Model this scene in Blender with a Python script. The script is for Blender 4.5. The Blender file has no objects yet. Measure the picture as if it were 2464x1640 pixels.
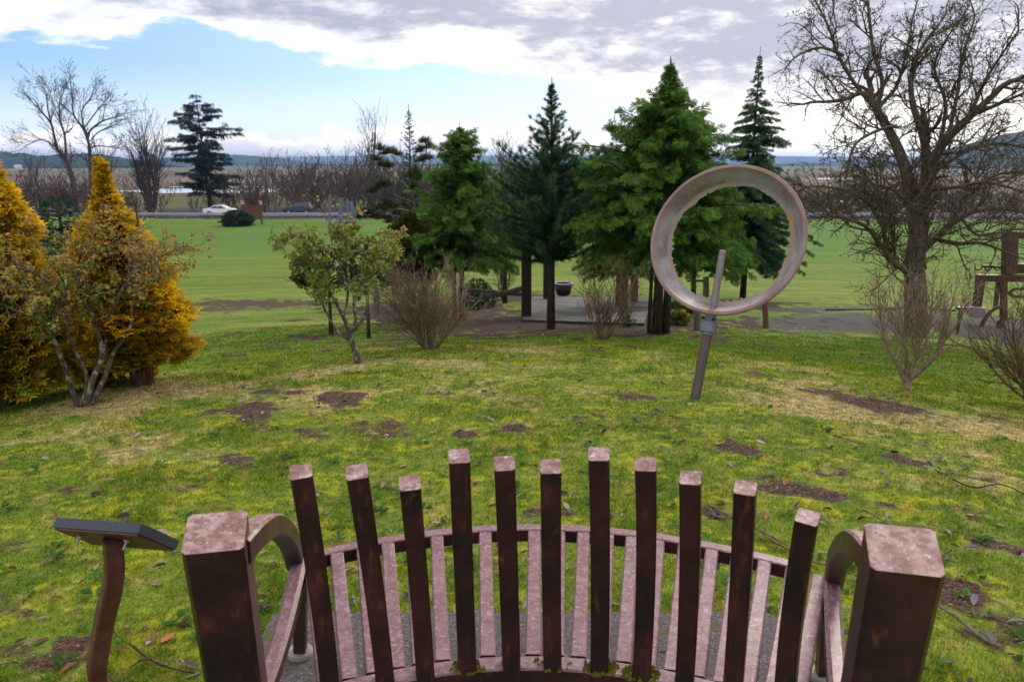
import bpy, math, random
import numpy as np
from mathutils import Vector, Matrix
S = bpy.context.scene
COL = S.collection
rad = math.radians
RNG = np.random.default_rng(7)
random.seed(7)

# ------------------------------------------------------------------ camera
PITCH = math.atan(428 / 1916.0)
CAMZ = 1.6
cd = bpy.data.cameras.new('camera'); cam = bpy.data.objects.new('camera', cd); COL.objects.link(cam)
cam.location = (0, 0, CAMZ); cam.rotation_euler = (math.pi / 2 - PITCH, 0, 0)
cd.sensor_width = 36; cd.lens = 28.0; cd.clip_start = 0.05; cd.clip_end = 60000
cd.dof.use_dof = True; cd.dof.focus_distance = 3.8; cd.dof.aperture_fstop = 7.5
S.camera = cam
S.render.resolution_x = 1024; S.render.resolution_y = 681
S.view_settings.view_transform = 'Standard'; S.view_settings.look = 'None'
S.view_settings.gamma = 1; S.view_settings.use_curve_mapping = False
S.view_settings.exposure = 0.45
S.cycles.max_bounces = 6; S.cycles.diffuse_bounces = 3; S.cycles.glossy_bounces = 2
S.cycles.transmission_bounces = 3; S.cycles.transparent_max_bounces = 6; S.cycles.volume_bounces = 0
S.cycles.use_denoising = True

# ------------------------------------------------------------------ node helper
class G:
    def __init__(s, nt): s.nt = nt; s.L = nt.links
    def n(s, typ, ins=None, **props):
        nd = s.nt.nodes.new(typ)
        for k, v in props.items(): setattr(nd, k, v)
        for k, v in (ins or {}).items():
            if v is None: continue
            sock = nd.inputs[k]
            if isinstance(v, bpy.types.NodeSocket): s.L.new(v, sock)
            else: sock.default_value = v
        return nd
    def m(s, op, a, b=None, c=None, clamp=False):
        nd = s.n('ShaderNodeMath', {0: a, 1: b, 2: c}, operation=op); nd.use_clamp = clamp
        return nd.outputs[0]
    def mix(s, f, a, b, bt='MIX'):
        f4 = lambda q: q if isinstance(q, bpy.types.NodeSocket) or len(q) == 4 else (*q, 1)
        nd = s.n('ShaderNodeMixRGB', {0: f, 1: f4(a), 2: f4(b)}, blend_type=bt)
        return nd.outputs[0]
    def noise(s, v, sc=1, det=3, ro=.55, dist=0, col=False):
        nd = s.n('ShaderNodeTexNoise', {'Vector': v, 'Scale': sc, 'Detail': det, 'Roughness': ro, 'Distortion': dist})
        return nd.outputs[1 if col else 0]
    def ss(s, x, a, b, lo=0.0, hi=1.0):
        return s.n('ShaderNodeMapRange', {'Value': x, 'From Min': a, 'From Max': b, 'To Min': lo, 'To Max': hi},
                   interpolation_type='SMOOTHSTEP').outputs[0]
    def ramp(s, f, stops, interp='LINEAR'):
        nd = s.n('ShaderNodeValToRGB', {0: f}); e = nd.color_ramp.elements
        nd.color_ramp.interpolation = interp
        while len(e) < len(stops): e.new(0.5)
        for q, (p, c) in zip(e, stops): q.position = p; q.color = (*c, 1) if len(c) == 3 else c
        return nd.outputs[0]
    def map(s, v, sc): return s.n('ShaderNodeMapping', {'Vector': v, 'Scale': sc}).outputs[0]

def mat(name, build):
    m = bpy.data.materials.new(name); m.use_nodes = True; nt = m.node_tree; nt.nodes.clear()
    g = G(nt); out = g.n('ShaderNodeOutputMaterial'); sh = build(g)
    nt.links.new(sh, out.inputs['Surface']); return m
def bsdf(g, color, rough=.7, metal=0., spec=.4, normal=None):
    c = color if isinstance(color, bpy.types.NodeSocket) else (*color, 1)
    return g.n('ShaderNodeBsdfPrincipled', {'Base Color': c, 'Roughness': rough, 'Metallic': metal,
               'Specular IOR Level': spec, 'Normal': normal}).outputs[0]
def bump(g, h, st=.4, d=.02): return g.n('ShaderNodeBump', {'Height': h, 'Strength': st, 'Distance': d}).outputs[0]

# ------------------------------------------------------------------ world: sky and clouds
SUN_EL, SUN_AZ = rad(30), rad(32)          # azimuth measured from +Y towards +X
W = bpy.data.worlds.new('World'); S.world = W; W.use_nodes = True; W.node_tree.nodes.clear()
g = G(W.node_tree)
sky = g.n('ShaderNodeTexSky', sky_type='NISHITA', sun_disc=False, sun_elevation=SUN_EL, sun_rotation=SUN_AZ,
          air_density=1.0, dust_density=0.6, ozone_density=1.6, altitude=0)
D = g.n('ShaderNodeTexCoord').outputs['Generated']
sep = g.n('ShaderNodeSeparateXYZ', {0: D})
dx, dy, dz = sep.outputs
az = g.m('MULTIPLY', g.m('ARCTAN2', dx, dy), 57.2958)          # degrees
el = g.m('MULTIPLY', g.m('ARCSINE', dz), 57.2958)
az01 = g.m('MULTIPLY_ADD', az, 1 / 80., .5, clamp=True)
nv = g.n('ShaderNodeCombineXYZ', {0: dx, 1: dy, 2: g.m('MULTIPLY', dz, 3.2)}).outputs[0]
def nz(sc, det=4, ro=.55, off=(0, 0, 0), vv=None):
    v = g.n('ShaderNodeVectorMath', {0: vv or nv, 1: off}, operation='ADD').outputs[0]
    return g.noise(v, sc, det, ro)
b1 = g.m('SUBTRACT', nz(6, 5, .58), .5); b2 = g.m('SUBTRACT', nz(17, 5, .6, (3, 1, 0)), .5)
# lower edge of the high cloud deck, degrees above the horizon, by azimuth
def stop(a, e): return ((a + 40) / 80., (e / 12.,) * 3)
edge = g.m('MULTIPLY', g.ramp(az01, [stop(-40, 7.4), stop(-33, 7.9), stop(-26, 7.2), stop(-20.5, 8.5), stop(-15, 6.9), stop(-7, 7.0),
                                     stop(0, 6.1), stop(5, 5.0), stop(9, 3.6), stop(16, .5), stop(21, -0.0), stop(40, 0.0)]), 12.)
wob = g.m('ADD', g.m('MULTIPLY', b1, 5.4), g.m('MULTIPLY', b2, 3.6))
dd = g.m('SUBTRACT', g.m('ADD', el, wob), edge)                  # > 0 inside the deck
deck = g.ss(dd, -.35, .55)
deep = g.ss(g.m('ADD', dd, g.m('MULTIPLY', g.m('SUBTRACT', nz(5, 4, .6, (9, 4, 2)), .5), 6.)), .5, 2.6)
# a few holes of blue in the deck to the left
# low heaped clouds along the horizon
pv = g.n('ShaderNodeCombineXYZ', {0: dx, 1: dy, 2: g.m('MULTIPLY', dz, 1.7)}).outputs[0]
p1 = g.m('SUBTRACT', nz(11, 5, .55, (5, 2, 1), pv), .5); p2 = g.m('SUBTRACT', nz(30, 4, .6, (1, 7, 1), pv), .5)
ledge = g.m('MULTIPLY', g.ramp(az01, [stop(-40, 1.9), stop(-31, 1.7), stop(-28, 2.4), stop(-22, 1.7), stop(-19, 2.2), stop(-13, 2.0), stop(-8, 2.3),
                                      stop(-2, 2.9), stop(3, 2.2), stop(8, 2.0), stop(14, 1.5), stop(40, 1.2)]), 12.)
low = g.m('SUBTRACT', g.m('ADD', ledge, g.m('ADD', g.m('MULTIPLY', p1, 5.5), g.m('MULTIPLY', p2, 2.0))), el)
lowm = g.ss(low, -.08, .28)
lowin = g.ss(g.m('ADD', low, g.m('MULTIPLY', p2, 2.2)), .25, 1.6)
hz = g.m('MULTIPLY', g.ss(el, 14, 0), 1.0)
# sun glow direction: how close to the sun's azimuth
sv = (math.sin(SUN_AZ * .75) * math.cos(rad(7)), math.cos(SUN_AZ * .75) * math.cos(rad(7)), math.sin(rad(7)))
dots = g.n('ShaderNodeVectorMath', {0: D, 1: sv}, operation='DOT_PRODUCT').outputs['Value']
glow = g.ss(dots, .72, .995)
blue = g.mix(1.0, sky.outputs[0], (0.105, 0.105, 0.105), 'MULTIPLY')
blue = g.mix(.62, blue, g.mix(g.ss(az, -40, 12), (0.20, 0.43, 0.90), (0.62, 0.82, 1.02)))
blue = g.mix(g.m('MULTIPLY', g.ss(el, 6.5, 0), .85), blue, (.92, .98, 1.06))
tex = g.m('ADD', g.m('MULTIPLY', nz(9, 5, .65, (2, 8, 5)), .6), g.m('MULTIPLY', nz(26, 4, .6, (7, 3, 1)), .4))
deep = g.m('MULTIPLY', deep, g.ss(tex, .34, .54, .45, 1.0))
deckc = g.mix(deep, g.mix(glow, (.86, .88, .94), (1.25, 1.22, 1.16)), g.mix(glow, (.37, .38, .47), (.45, .45, .54)))
deckc = g.mix(g.m('MULTIPLY', g.m('MULTIPLY', g.ss(el, 6.5, 1.5), glow), .9), deckc, (1.35, 1.28, 1.12))
lowc = g.mix(lowin, (1.15, 1.09, 1.06), g.mix(g.ss(az, -30, 5), (.74, .67, .78), (1.1, 1.05, 1.08)))
c = g.mix(deck, blue, deckc)
c = g.mix(g.m('MULTIPLY', lowm, g.ss(az, 30, 14)), c, lowc)
c = g.mix(g.m('MULTIPLY', g.ss(el, 1.6, -.2), g.m('MULTIPLY_ADD', g.ss(az, -14, 8), .6, .3)), c, g.mix(g.ss(az, -20, 10), (.95, .90, .98), (1.75, 1.62, 1.50)))
# unseen sky overhead and behind, brightened beyond the visible deck to lift ground light
up = g.ss(el, 16, 55)
c = g.mix(g.m('MULTIPLY', up, .8), c, (1.16, 1.13, 1.18))
bg = g.n('ShaderNodeBackground', {'Color': c, 'Strength': 1.0})
wo = g.n('ShaderNodeOutputWorld'); g.L.new(bg.outputs[0], wo.inputs['Surface'])
W.cycles.sampling_method = 'MANUAL'; W.cycles.sample_map_resolution = 512

sd = bpy.data.lights.new('sun', 'SUN'); so = bpy.data.objects.new('sun', sd); COL.objects.link(so)
sd.energy = 1.5; sd.angle = rad(12); sd.color = (1.0, .93, .80)
sdir = Vector((math.sin(SUN_AZ) * math.cos(SUN_EL), math.cos(SUN_AZ) * math.cos(SUN_EL), math.sin(SUN_EL)))
so.rotation_euler = (-sdir).to_track_quat('-Z', 'Y').to_euler()
so['kind'] = 'structure'

# ------------------------------------------------------------------ objects
def tag(o, label=None, cat=None, group=None, kind=None):
    if label: o['label'] = label
    if cat: o['category'] = cat
    if group: o['group'] = group
    if kind: o['kind'] = kind
    return o
def empty(name, loc, label, cat, group=None):
    o = bpy.data.objects.new(name, None); COL.objects.link(o); o.location = loc; o.empty_display_size = .1
    return tag(o, label, cat, group)
def origin_of(p):
    v = Vector((0, 0, 0))
    while p is not None: v = v + p.location; p = p.parent
    return v
def mk(name, V, F, material, parent=None, cols=None, smooth=False, attrs=None):
    """one mesh object from world-space verts and a face array (M,k) or list of arrays"""
    V = np.asarray(V, np.float32)
    if parent is not None: V = V - np.array(origin_of(parent), np.float32)
    Fs = F if isinstance(F, (list, tuple)) and len(F) and isinstance(F[0], np.ndarray) and F[0].ndim == 2 else [np.asarray(F, np.int32)]
    me = bpy.data.meshes.new(name)
    lv = np.concatenate([f.ravel() for f in Fs]).astype(np.int32)
    tot = np.concatenate([np.full(len(f), f.shape[1], np.int32) for f in Fs])
    st = np.concatenate([[0], np.cumsum(tot)[:-1]]).astype(np.int32)
    me.vertices.add(len(V)); me.vertices.foreach_set('co', V.ravel())
    me.loops.add(len(lv)); me.loops.foreach_set('vertex_index', lv)
    me.polygons.add(len(tot)); me.polygons.foreach_set('loop_start', st); me.polygons.foreach_set('loop_total', tot)
    me.polygons.foreach_set('use_smooth', np.full(len(tot), bool(smooth)))
    me.update(calc_edges=True)
    if cols is not None:
        a = me.color_attributes.new('Col', 'FLOAT_COLOR', 'POINT')
        cc = np.ones((len(V), 4), np.float32); cc[:, :cols.shape[1]] = cols
        a.data.foreach_set('color', cc.ravel())
    for k, v in (attrs or {}).items():
        a = me.attributes.new(k, 'FLOAT', 'POINT'); a.data.foreach_set('value', np.asarray(v, np.float32))
    me.materials.append(material)
    o = bpy.data.objects.new(name, me); COL.objects.link(o)
    if parent is not None: o.parent = parent
    return o
def copy_obj(o, parent=None, loc=None, rz=None):
    c = o.copy(); COL.objects.link(c); c.parent = parent
    if loc is not None: c.location = loc
    if rz is not None: c.rotation_euler = (0, 0, rz)
    return c
def copy_tree(o, parent=None, loc=None, rz=None):
    c = copy_obj(o, parent, loc, rz)
    for ch in list(o.children): copy_tree(ch, c)
    return c

class MB:
    """collects boxes, bars, sweeps into one mesh"""
    def __init__(s): s.V = []; s.Q = []; s.T = []; s.n = 0
    def add(s, V, Q=None, T=None):
        V = np.asarray(V, float)
        if Q is not None and len(Q): s.Q.append(np.asarray(Q, int) + s.n)
        if T is not None and len(T): s.T.append(np.asarray(T, int) + s.n)
        s.V.append(V); s.n += len(V); return s
    def sweep(s, pts, w, h, side=None, cap=True, ch=.12, scales=None, roll=None):
        """rectangular bar with chamfered edges along pts; side = world vector for the width direction"""
        P = np.asarray(pts, float); n = len(P)
        T = np.gradient(P, axis=0); T /= np.linalg.norm(T, axis=1)[:, None]
        c = min(w, h) * ch
        prof = np.array([(-w/2, -h/2+c), (-w/2+c, -h/2), (w/2-c, -h/2), (w/2, -h/2+c), (w/2, h/2-c), (w/2-c, h/2), (-w/2+c, h/2), (-w/2, h/2-c)])
        V = []
        for i in range(n):
            sd_ = np.asarray(side[i] if side is not None and np.ndim(side) == 2 else (side if side is not None else (1, 0, 0)), float)
            sd_ = sd_ - T[i] * np.dot(sd_, T[i]); sd_ /= np.linalg.norm(sd_) + 1e-9
            up = np.cross(T[i], sd_)
            k = 1 if scales is None else scales[i]
            V += [P[i] + (sd_ * a + up * b) * k for a, b in prof]
        Q = [(i*8+j, i*8+(j+1) % 8, (i+1)*8+(j+1) % 8, (i+1)*8+j) for i in range(n-1) for j in range(8)]
        T3 = []
        if cap:
            for b, sgn in ((0, -1), ((n-1)*8, 1)):
                V.append(P[0 if b == 0 else -1]); cidx = len(V) - 1
                for j in range(8):
                    a1, a2 = b + j, b + (j+1) % 8
                    T3.append((cidx, a2, a1) if sgn < 0 else (cidx, a1, a2))
        return s.add(V, Q, T3)
    def box(s, c, sz, rz=0, ch=.06):
        c = np.asarray(c, float); w, d, h = sz
        sd_ = (math.cos(rz), math.sin(rz), 0)
        return s.sweep([c - (0, 0, h/2), c + (0, 0, h/2)], w, d, side=sd_, ch=ch)
    def tube(s, pts, r, k=8, cap=True):
        P = np.asarray(pts, float); n = len(P); r = np.broadcast_to(np.asarray(r, float), (n,))
        T = np.gradient(P, axis=0) if n > 1 else P*0; T /= np.linalg.norm(T, axis=1)[:, None] + 1e-12
        ref = np.array((.31, .17, .93)) if abs(T[:, 2]).mean() < .8 else np.array((1., .1, 0))
        a = np.cross(T, ref); a /= np.linalg.norm(a, axis=1)[:, None]; b = np.cross(T, a)
        th = np.arange(k) * 2 * np.pi / k
        V = (P[:, None] + r[:, None, None] * (a[:, None] * np.cos(th)[None, :, None] + b[:, None] * np.sin(th)[None, :, None])).reshape(-1, 3)
        Q = [(i*k+j, (i+1)*k+j, (i+1)*k+(j+1) % k, i*k+(j+1) % k) for i in range(n-1) for j in range(k)]
        T3 = []
        if cap:
            V = np.vstack([V, P[:1], P[-1:]]); m = len(V)
            T3 = [(m-2, j, (j+1) % k) for j in range(k)] + [(m-1, (n-1)*k+(j+1) % k, (n-1)*k+j) for j in range(k)]
        return s.add(V, Q, T3)
    def build(s, name, material, parent=None, smooth=False):
        F = []
        if s.Q: F.append(np.concatenate(s.Q))
        if s.T: F.append(np.concatenate(s.T))
        return mk(name, np.concatenate(s.V), F, material, parent, smooth=smooth)

def segs_mesh(name, segs, material, parent=None, k=3, cols=None, bark=None):
    """segs: (N,8) p0,p1,r0,r1 -> open prisms"""
    A = np.asarray(segs, float); p0, p1, r0, r1 = A[:, :3], A[:, 3:6], A[:, 6], A[:, 7]
    t = p1 - p0; t /= np.linalg.norm(t, axis=1)[:, None] + 1e-9
    ref = np.where(np.abs(t[:, 2:3]) < .9, np.array([[0, 0, 1.]]), np.array([[1., 0, 0]]))
    a = np.cross(t, ref); a /= np.linalg.norm(a, axis=1)[:, None] + 1e-9; b = np.cross(t, a)
    th = np.arange(k) * 2 * np.pi / k
    d = a[:, None] * np.cos(th)[None, :, None] + b[:, None] * np.sin(th)[None, :, None]
    V = np.concatenate([p0[:, None] + d * r0[:, None, None], p1[:, None] + d * r1[:, None, None]], 1).reshape(-1, 3)
    base = (np.arange(len(A)) * 2 * k)[:, None, None]
    q = np.array([(j, k + j, k + (j+1) % k, (j+1) % k) for j in range(k)])[None]
    return mk(name, V, (base + q).reshape(-1, 4), material, parent)

# ------------------------------------------------------------------ value noise and terrain
def vnoise(x, y, seed=0):
    x = np.asarray(x, float); y = np.asarray(y, float)
    xi = np.floor(x).astype(np.int64); yi = np.floor(y).astype(np.int64); fx = x - xi; fy = y - yi
    fx = fx*fx*(3-2*fx); fy = fy*fy*(3-2*fy)
    def h(a, b):
        n = (a * 374761393 + b * 668265263 + seed * 982451653) & 0xFFFFFFFF
        n = ((n ^ (n >> 13)) * 1274126177) & 0xFFFFFFFF
        return ((n ^ (n >> 16)) & 0xFFFF) / 65535.
    return (h(xi, yi)*(1-fx)+h(xi+1, yi)*fx)*(1-fy) + (h(xi, yi+1)*(1-fx)+h(xi+1, yi+1)*fx)*fy
def fbm(x, y, seed=0, o=3):
    v = 0; a = .5; s = 0
    for i in range(o): v = v + a*vnoise(x*2**i, y*2**i, seed+i); s += a; a *= .5
    return v/s
PR = [0, 2.4, 5.7, 7.2, 8.6, 11, 14, 17, 30, 45, 60, 80, 100, 135, 160, 200, 300, 60000]
PZ = [0, 0, -.10, -.21, -.38, -.80, -1.22, -1.58, -2.95, -4.25, -5.05, -5.5, -5.75, -5.9, -6.8, -7.6, -8, -8]
def sstep(x, a, b):
    t = np.clip((np.asarray(x, float)-a)/(b-a), 0, 1); return t*t*(3-2*t)
def gz(x, y):
    x = np.asarray(x, float); y = np.asarray(y, float)
    r0 = np.hypot(x, y); kx = 1.32-.40*sstep(r0, 8, 24)
    r = np.hypot(kx*x, y)
    z = (np.interp(r-.6, PR, PZ) + np.interp(r, PR, PZ) + np.interp(r+.6, PR, PZ))/3
    near = sstep(r, 1.5, 3)
    z = z + near*(.05*(fbm(x*.6, y*.6, 3)-.5) + .025*(vnoise(x*2.6, y*2.6, 5)-.5)) + sstep(r, 8, 20)*(1-sstep(r, 100, 115))*.25*(fbm(x*.12, y*.12, 9)-.5)
    z = z + 1.0*np.exp(-((x+62)/22)**2-((y-98)/7)**2)
    return z
def gz1(x, y): return float(gz(x, y))

# picture coordinates of the photograph (2356 px wide) -> rays from the camera
CP, SP = math.cos(PITCH), math.sin(PITCH)
FX = 1916 / 1.0458
def ray(xd, yd):
    a = (xd - 1178) / FX; b = (784 - yd) / FX
    return np.array((a, CP + b*SP, -SP + b*CP))
def at(xd, yd, t): return np.array((0, 0, CAMZ)) + ray(xd, yd)*t
def at_z(xd, yd, z): d = ray(xd, yd); return np.array((0, 0, CAMZ)) + d*((z-CAMZ)/d[2])
def gp(xd, yd):
    """ground point seen at a picture position; the first hit on the terrain"""
    d = ray(xd, yd); t = np.concatenate([np.linspace(1.2, 40, 2500), np.geomspace(40, 12000, 3000)])
    P = np.array((0, 0, CAMZ)) + t[:, None]*d
    i = np.argmax(P[:, 2] < gz(P[:, 0], P[:, 1]))
    if i == 0: i = len(t)-1
    p = P[i]; return np.array((p[0], p[1], gz1(p[0], p[1])))
def depth_of(p): return float(p[1]*CP + (CAMZ-p[2])*SP)
def h_at(p, yd):
    """height above p of the picture row yd at p's distance (vertical line through p)"""
    b = (784 - yd)/FX; Y = p[1]
    # z such that projected row equals yd
    dzz = Y*(b*CP - SP)/(CP + b*SP)
    return CAMZ + dzz - p[2]
# ------------------------------------------------------------------ materials
def pos_of(g): return g.n('ShaderNodeNewGeometry').outputs['Position']
def lawn_color(g, P, blade=False):
    flat = g.n('ShaderNodeVectorMath', {0: P, 1: (1, 1, 0)}, operation='MULTIPLY').outputs[0]
    r0 = g.n('ShaderNodeVectorMath', {0: flat}, operation='LENGTH').outputs['Value']
    rn = g.n('ShaderNodeVectorMath', {0: g.map(flat, (1.32, 1, 1))}, operation='LENGTH').outputs['Value']
    rn = g.m('ADD', rn, g.m('MULTIPLY', g.m('SUBTRACT', g.noise(flat, .35, 3, .6), .5), 2.2))
    ff_ = g.ss(r0, 10, 22)
    r = g.m('ADD', g.m('MULTIPLY', rn, g.m('SUBTRACT', 1, ff_)), g.m('MULTIPLY', r0, ff_))
    n1 = g.noise(flat, .55, 5, .68, .6); n2 = g.noise(flat, 1.9, 4, .62); n3 = g.noise(flat, 14, 3, .65); n4 = g.noise(flat, .13, 3, .5)
    n5 = g.noise(g.map(flat, (.25, 1.2, 1)), .9, 3, .6)
    nearf = g.ss(r, 14, 9.5)
    green = g.mix(g.ss(n2, .35, .65), (.098, .168, .016), (.180, .245, .024))
    green = g.mix(g.ss(r, 8.6, 11), green, g.mix(g.ss(n2, .3, .7), (.078, .165, .016), (.150, .220, .025)))
    moss = g.mix(g.ss(n3, .35, .7), (.26, .29, .016), (.44, .44, .026))
    straw = g.mix(g.ss(n3, .3, .7), (.27, .22, .095), (.46, .39, .19))
    n6 = g.noise(flat, 3.4, 4, .62)
    mm = g.m('MULTIPLY', g.ss(g.m('ADD', n6, g.m('MULTIPLY', n3, .45)), .72, .86), g.ss(r, 13, 7))
    col = g.mix(g.m('MULTIPLY', mm, .52), green, moss)
    col = g.mix(g.m('MULTIPLY', g.ss(g.noise(flat, 7, 4, .7), .50, .66), g.ss(r, 11, 7, 0, .55)), col, (.22, .175, .070))
    crest = g.m('MULTIPLY', g.ss(r, 3.2, 6.2), g.ss(r, 10.0, 8.4))
    thr = g.m('MULTIPLY_ADD', crest, -.050, .582)
    sv = g.m('SUBTRACT', g.m('ADD', g.m('MULTIPLY', n1, .58), g.m('ADD', g.m('MULTIPLY', n2, .27), g.m('MULTIPLY', n5, .15))), thr)
    sm = g.m('MULTIPLY', g.m('MULTIPLY', g.ss(sv, -.04, .06), g.ss(r, 70, 20, .0, 1.0)), g.m('MULTIPLY_ADD', g.m('MULTIPLY', g.ss(r, 9.2, 10.6), g.ss(r, 15.5, 13.5)), -.7, 1.0))
    col = g.mix(g.m('MULTIPLY', sm, g.m('MULTIPLY_ADD', nearf, .30, .55)), col, straw)
    # mown field further off: long soft stripes and paler streaks
    st = g.noise(g.map(flat, (.10, .42, 1)), .55, 6, .68, 1.2)
    st2 = g.noise(g.map(flat, (.35, 1.1, 1)), .8, 5, .68, .8)
    col = g.mix(g.m('MULTIPLY', g.ss(st, .50, .66), g.ss(r, 14, 26, 0, .75)), col, (.19, .235, .050))
    col = g.mix(g.m('MULTIPLY', g.m('MULTIPLY', g.ss(st2, .50, .64), g.ss(r, 11, 16, 0, .8)), g.ss(r, 60, 30)), col, (.25, .235, .060))
    col = g.mix(g.m('MULTIPLY', g.ss(st2, .44, .34), g.ss(r, 14, 20, 0, .5)), col, (.045, .10, .012))
    col = g.mix(g.m('MULTIPLY', g.ss(st, .48, .34), g.ss(r, 14, 30, 0, .5)), col, (.050, .115, .014))
    col = g.mix(g.ss(r, 45, 85, 0, .5), col, (.065, .165, .030))
    col = g.mix(.6, col, g.mix(g.ss(n3, .25, .75), (.60, .52, .55), (1.50, 1.36, 1.40)), 'MULTIPLY')
    return col, n3, r
def ground_mat(g):
    P = pos_of(g)
    col, n3, r = lawn_color(g, P)
    A = lambda nm, o: g.n('ShaderNodeAttribute', attribute_name=nm).outputs[o]
    dirt = A('dirt', 'Fac'); zone = A('zone', 'Fac'); zc = A('Col', 'Color')
    nn = g.noise(P, 9, 5, .7); nb = g.noise(P, 1.6, 3, .6); nf = g.noise(P, 60, 3, .7)
    soil = g.mix(g.ss(nf, .35, .7), (.034, .019, .013), (.135, .078, .056))
    soil = g.mix(g.ss(g.noise(P, 45, 2, .5), .64, .70), soil, (.26, .21, .20))
    dm = g.ss(g.m('ADD', dirt, g.m('MULTIPLY', g.m('SUBTRACT', nn, .5), 2.6)), .28, .86)
    dm2 = g.ss(g.m('ADD', g.m('MULTIPLY', nn, .6), g.m('MULTIPLY', nb, .5)), .66, .72)
    dm = g.m('MAXIMUM', dm, g.m('MULTIPLY', dm2, g.ss(r, 12, 8, 0, .8)))
    col = g.mix(dm, col, soil)
    big = g.noise(g.map(P, (.02, .05, .05)), 1, 5, .6); mid = g.noise(g.map(P, (.5, 1, 1)), .5, 5, .65)
    zcol = g.mix(1, zc, g.mix(mid, (.45, .45, .45), (1.5, 1.5, 1.5)), 'MULTIPLY')
    zcol = g.mix(1, zcol, g.mix(g.noise(P, 28, 3, .7), (.55, .55, .55), (1.45, 1.42, 1.4)), 'MULTIPLY')
    zm = g.ss(g.m('ADD', zone, g.m('MULTIPLY', g.m('SUBTRACT', g.noise(P, 2.2, 5, .7), .5), 1.9)), .35, .62)
    col = g.mix(zm, col, zcol)
    h = g.m('ADD', g.m('MULTIPLY', nf, .5), nn)
    return bsdf(g, col, .95, spec=.12, normal=bump(g, h, .7, .03))
M = {}
M['ground'] = mat('lawn_and_soil', ground_mat)
def blade_mat(g):
    P = pos_of(g); col, n3, r = lawn_color(g, P)
    a = g.n('ShaderNodeAttribute', attribute_name='Col').outputs['Color']
    col = g.mix(1, col, a, 'MULTIPLY'); 
    d = g.n('ShaderNodeBsdfDiffuse', {'Color': col}).outputs[0]; t = g.n('ShaderNodeBsdfTranslucent', {'Color': col}).outputs[0]
    return g.n('ShaderNodeMixShader', {0: .35, 1: d, 2: t}).outputs[0]
M['blade'] = mat('grass_blades', blade_mat)
def leaf_mat(name, tr=.35, rough=.55, spec=.25, gain=1.0):
    def f(g):
        a = g.n('ShaderNodeAttribute', attribute_name='Col').outputs['Color']
        nn = g.noise(pos_of(g), 6, 3, .6)
        col = g.mix(1, a, g.mix(nn, (.70*gain,)*3, (1.25*gain,)*3), 'MULTIPLY')
        d = bsdf(g, col, rough, spec=spec); t = g.n('ShaderNodeBsdfTranslucent', {'Color': col}).outputs[0]
        return g.n('ShaderNodeMixShader', {0: tr, 1: d, 2: t}).outputs[0]
    return mat(name, f)
M['leaf'] = leaf_mat('leaves', .38, .65, .10); M['needle'] = leaf_mat('needles', .35, .6, .12); M['litter'] = leaf_mat('dry_leaves', .1, .7, .2)
def bark_mat(name, c0, c1, lichen=None, sc=30, lich=.58):
    def f(g):
        P = pos_of(g); n = g.noise(g.map(P, (1, 1, .35)), sc, 4, .65)
        col = g.mix(g.ss(n, .3, .7), c0, c1)
        if lichen: col = g.mix(g.ss(g.noise(P, 22, 4, .6), lich, lich+.08), col, lichen)
        return bsdf(g, col, .9, spec=.15, normal=bump(g, n, .6, .01))
    return mat(name, f)
M['bark_dark'] = bark_mat('dark_bark', (.020, .014, .010), (.075, .052, .036), (.10, .11, .04), 18, .66)
M['bark_olive'] = bark_mat('olive_brown_bark', (.050, .037, .024), (.165, .12, .082), (.21, .18, .07), 20, .58)
M['bark_brown'] = bark_mat('brown_bark', (.030, .020, .014), (.11, .075, .05))
M['bark_red'] = bark_mat('reddish_bark', (.045, .022, .015), (.15, .08, .05))
M['bark_lichen'] = bark_mat('lichen_bark', (.045, .030, .022), (.14, .105, .075), (.27, .26, .20), 40, .53)
M['twig_tan'] = bark_mat('tan_twigs', (.10, .060, .034), (.24, .160, .085))
M['twig_red'] = bark_mat('ruddy_twigs', (.15, .10, .07), (.33, .24, .17), (.27, .25, .15), 30, .6)
M['twig_far'] = bark_mat('far_twigs', (.055, .040, .040), (.12, .085, .075), None, 3)
M['twig_scrub'] = bark_mat('scrub_twigs', (.075, .050, .043), (.155, .108, .088), None, .3)
M['wood_grey'] = bark_mat('weathered_wood', (.09, .075, .055), (.22, .19, .14), (.14, .16, .06), 25, .6)
M['wood_dark'] = bark_mat('dark_wet_wood', (.035, .022, .016), (.10, .065, .045))
def simple(name, c, rough=.6, metal=0, spec=.4, var=.3, sc=20):
    def f(g):
        n = g.noise(pos_of(g), sc, 4, .6)
        lo = tuple(v*(1-var) for v in c); hi = tuple(min(1, v*(1+var)) for v in c)
        return bsdf(g, g.mix(n, lo, hi), rough, metal, spec, bump(g, n, .15, .01))
    return mat(name, f)
M['steel_dark'] = simple('dark_rusted_steel', (.028, .014, .011), .55, 0, .3)
M['rust'] = simple('rust_brown_steel', (.085, .026, .020), .55, 0, .4, .45, 14)
M['concrete_foot'] = simple('pale_concrete', (.33, .27, .24), .9)
M['galv'] = simple('galvanised_steel', (.42, .44, .50), .5, .1, .5, .15, 3)
M['grey_paint'] = simple('blue_grey_steel', (.11, .13, .18), .5, .0, .4, .2, 5)
M['asphalt'] = simple('asphalt', (.04, .038, .042), .9, 0, .2, .3, 2)
M['timber_brown'] = simple('brown_timber', (.16, .075, .04), .8, 0, .2, .3, 4)
M['post_grey'] = simple('weathered_post', (.20, .18, .16), .9, 0, .2, .3, 4)
M['car_white'] = simple('white_car_paint', (.80, .80, .80), .25, 0, .5, .02)
M['car_blue'] = simple('dark_blue_car_paint', (.022, .026, .055), .3, 0, .5, .05)
M['car_glass'] = simple('car_glass', (.03, .04, .05), .08, 0, .8, .05)
M['tyre'] = simple('black_rubber', (.02, .02, .02), .8)
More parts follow.
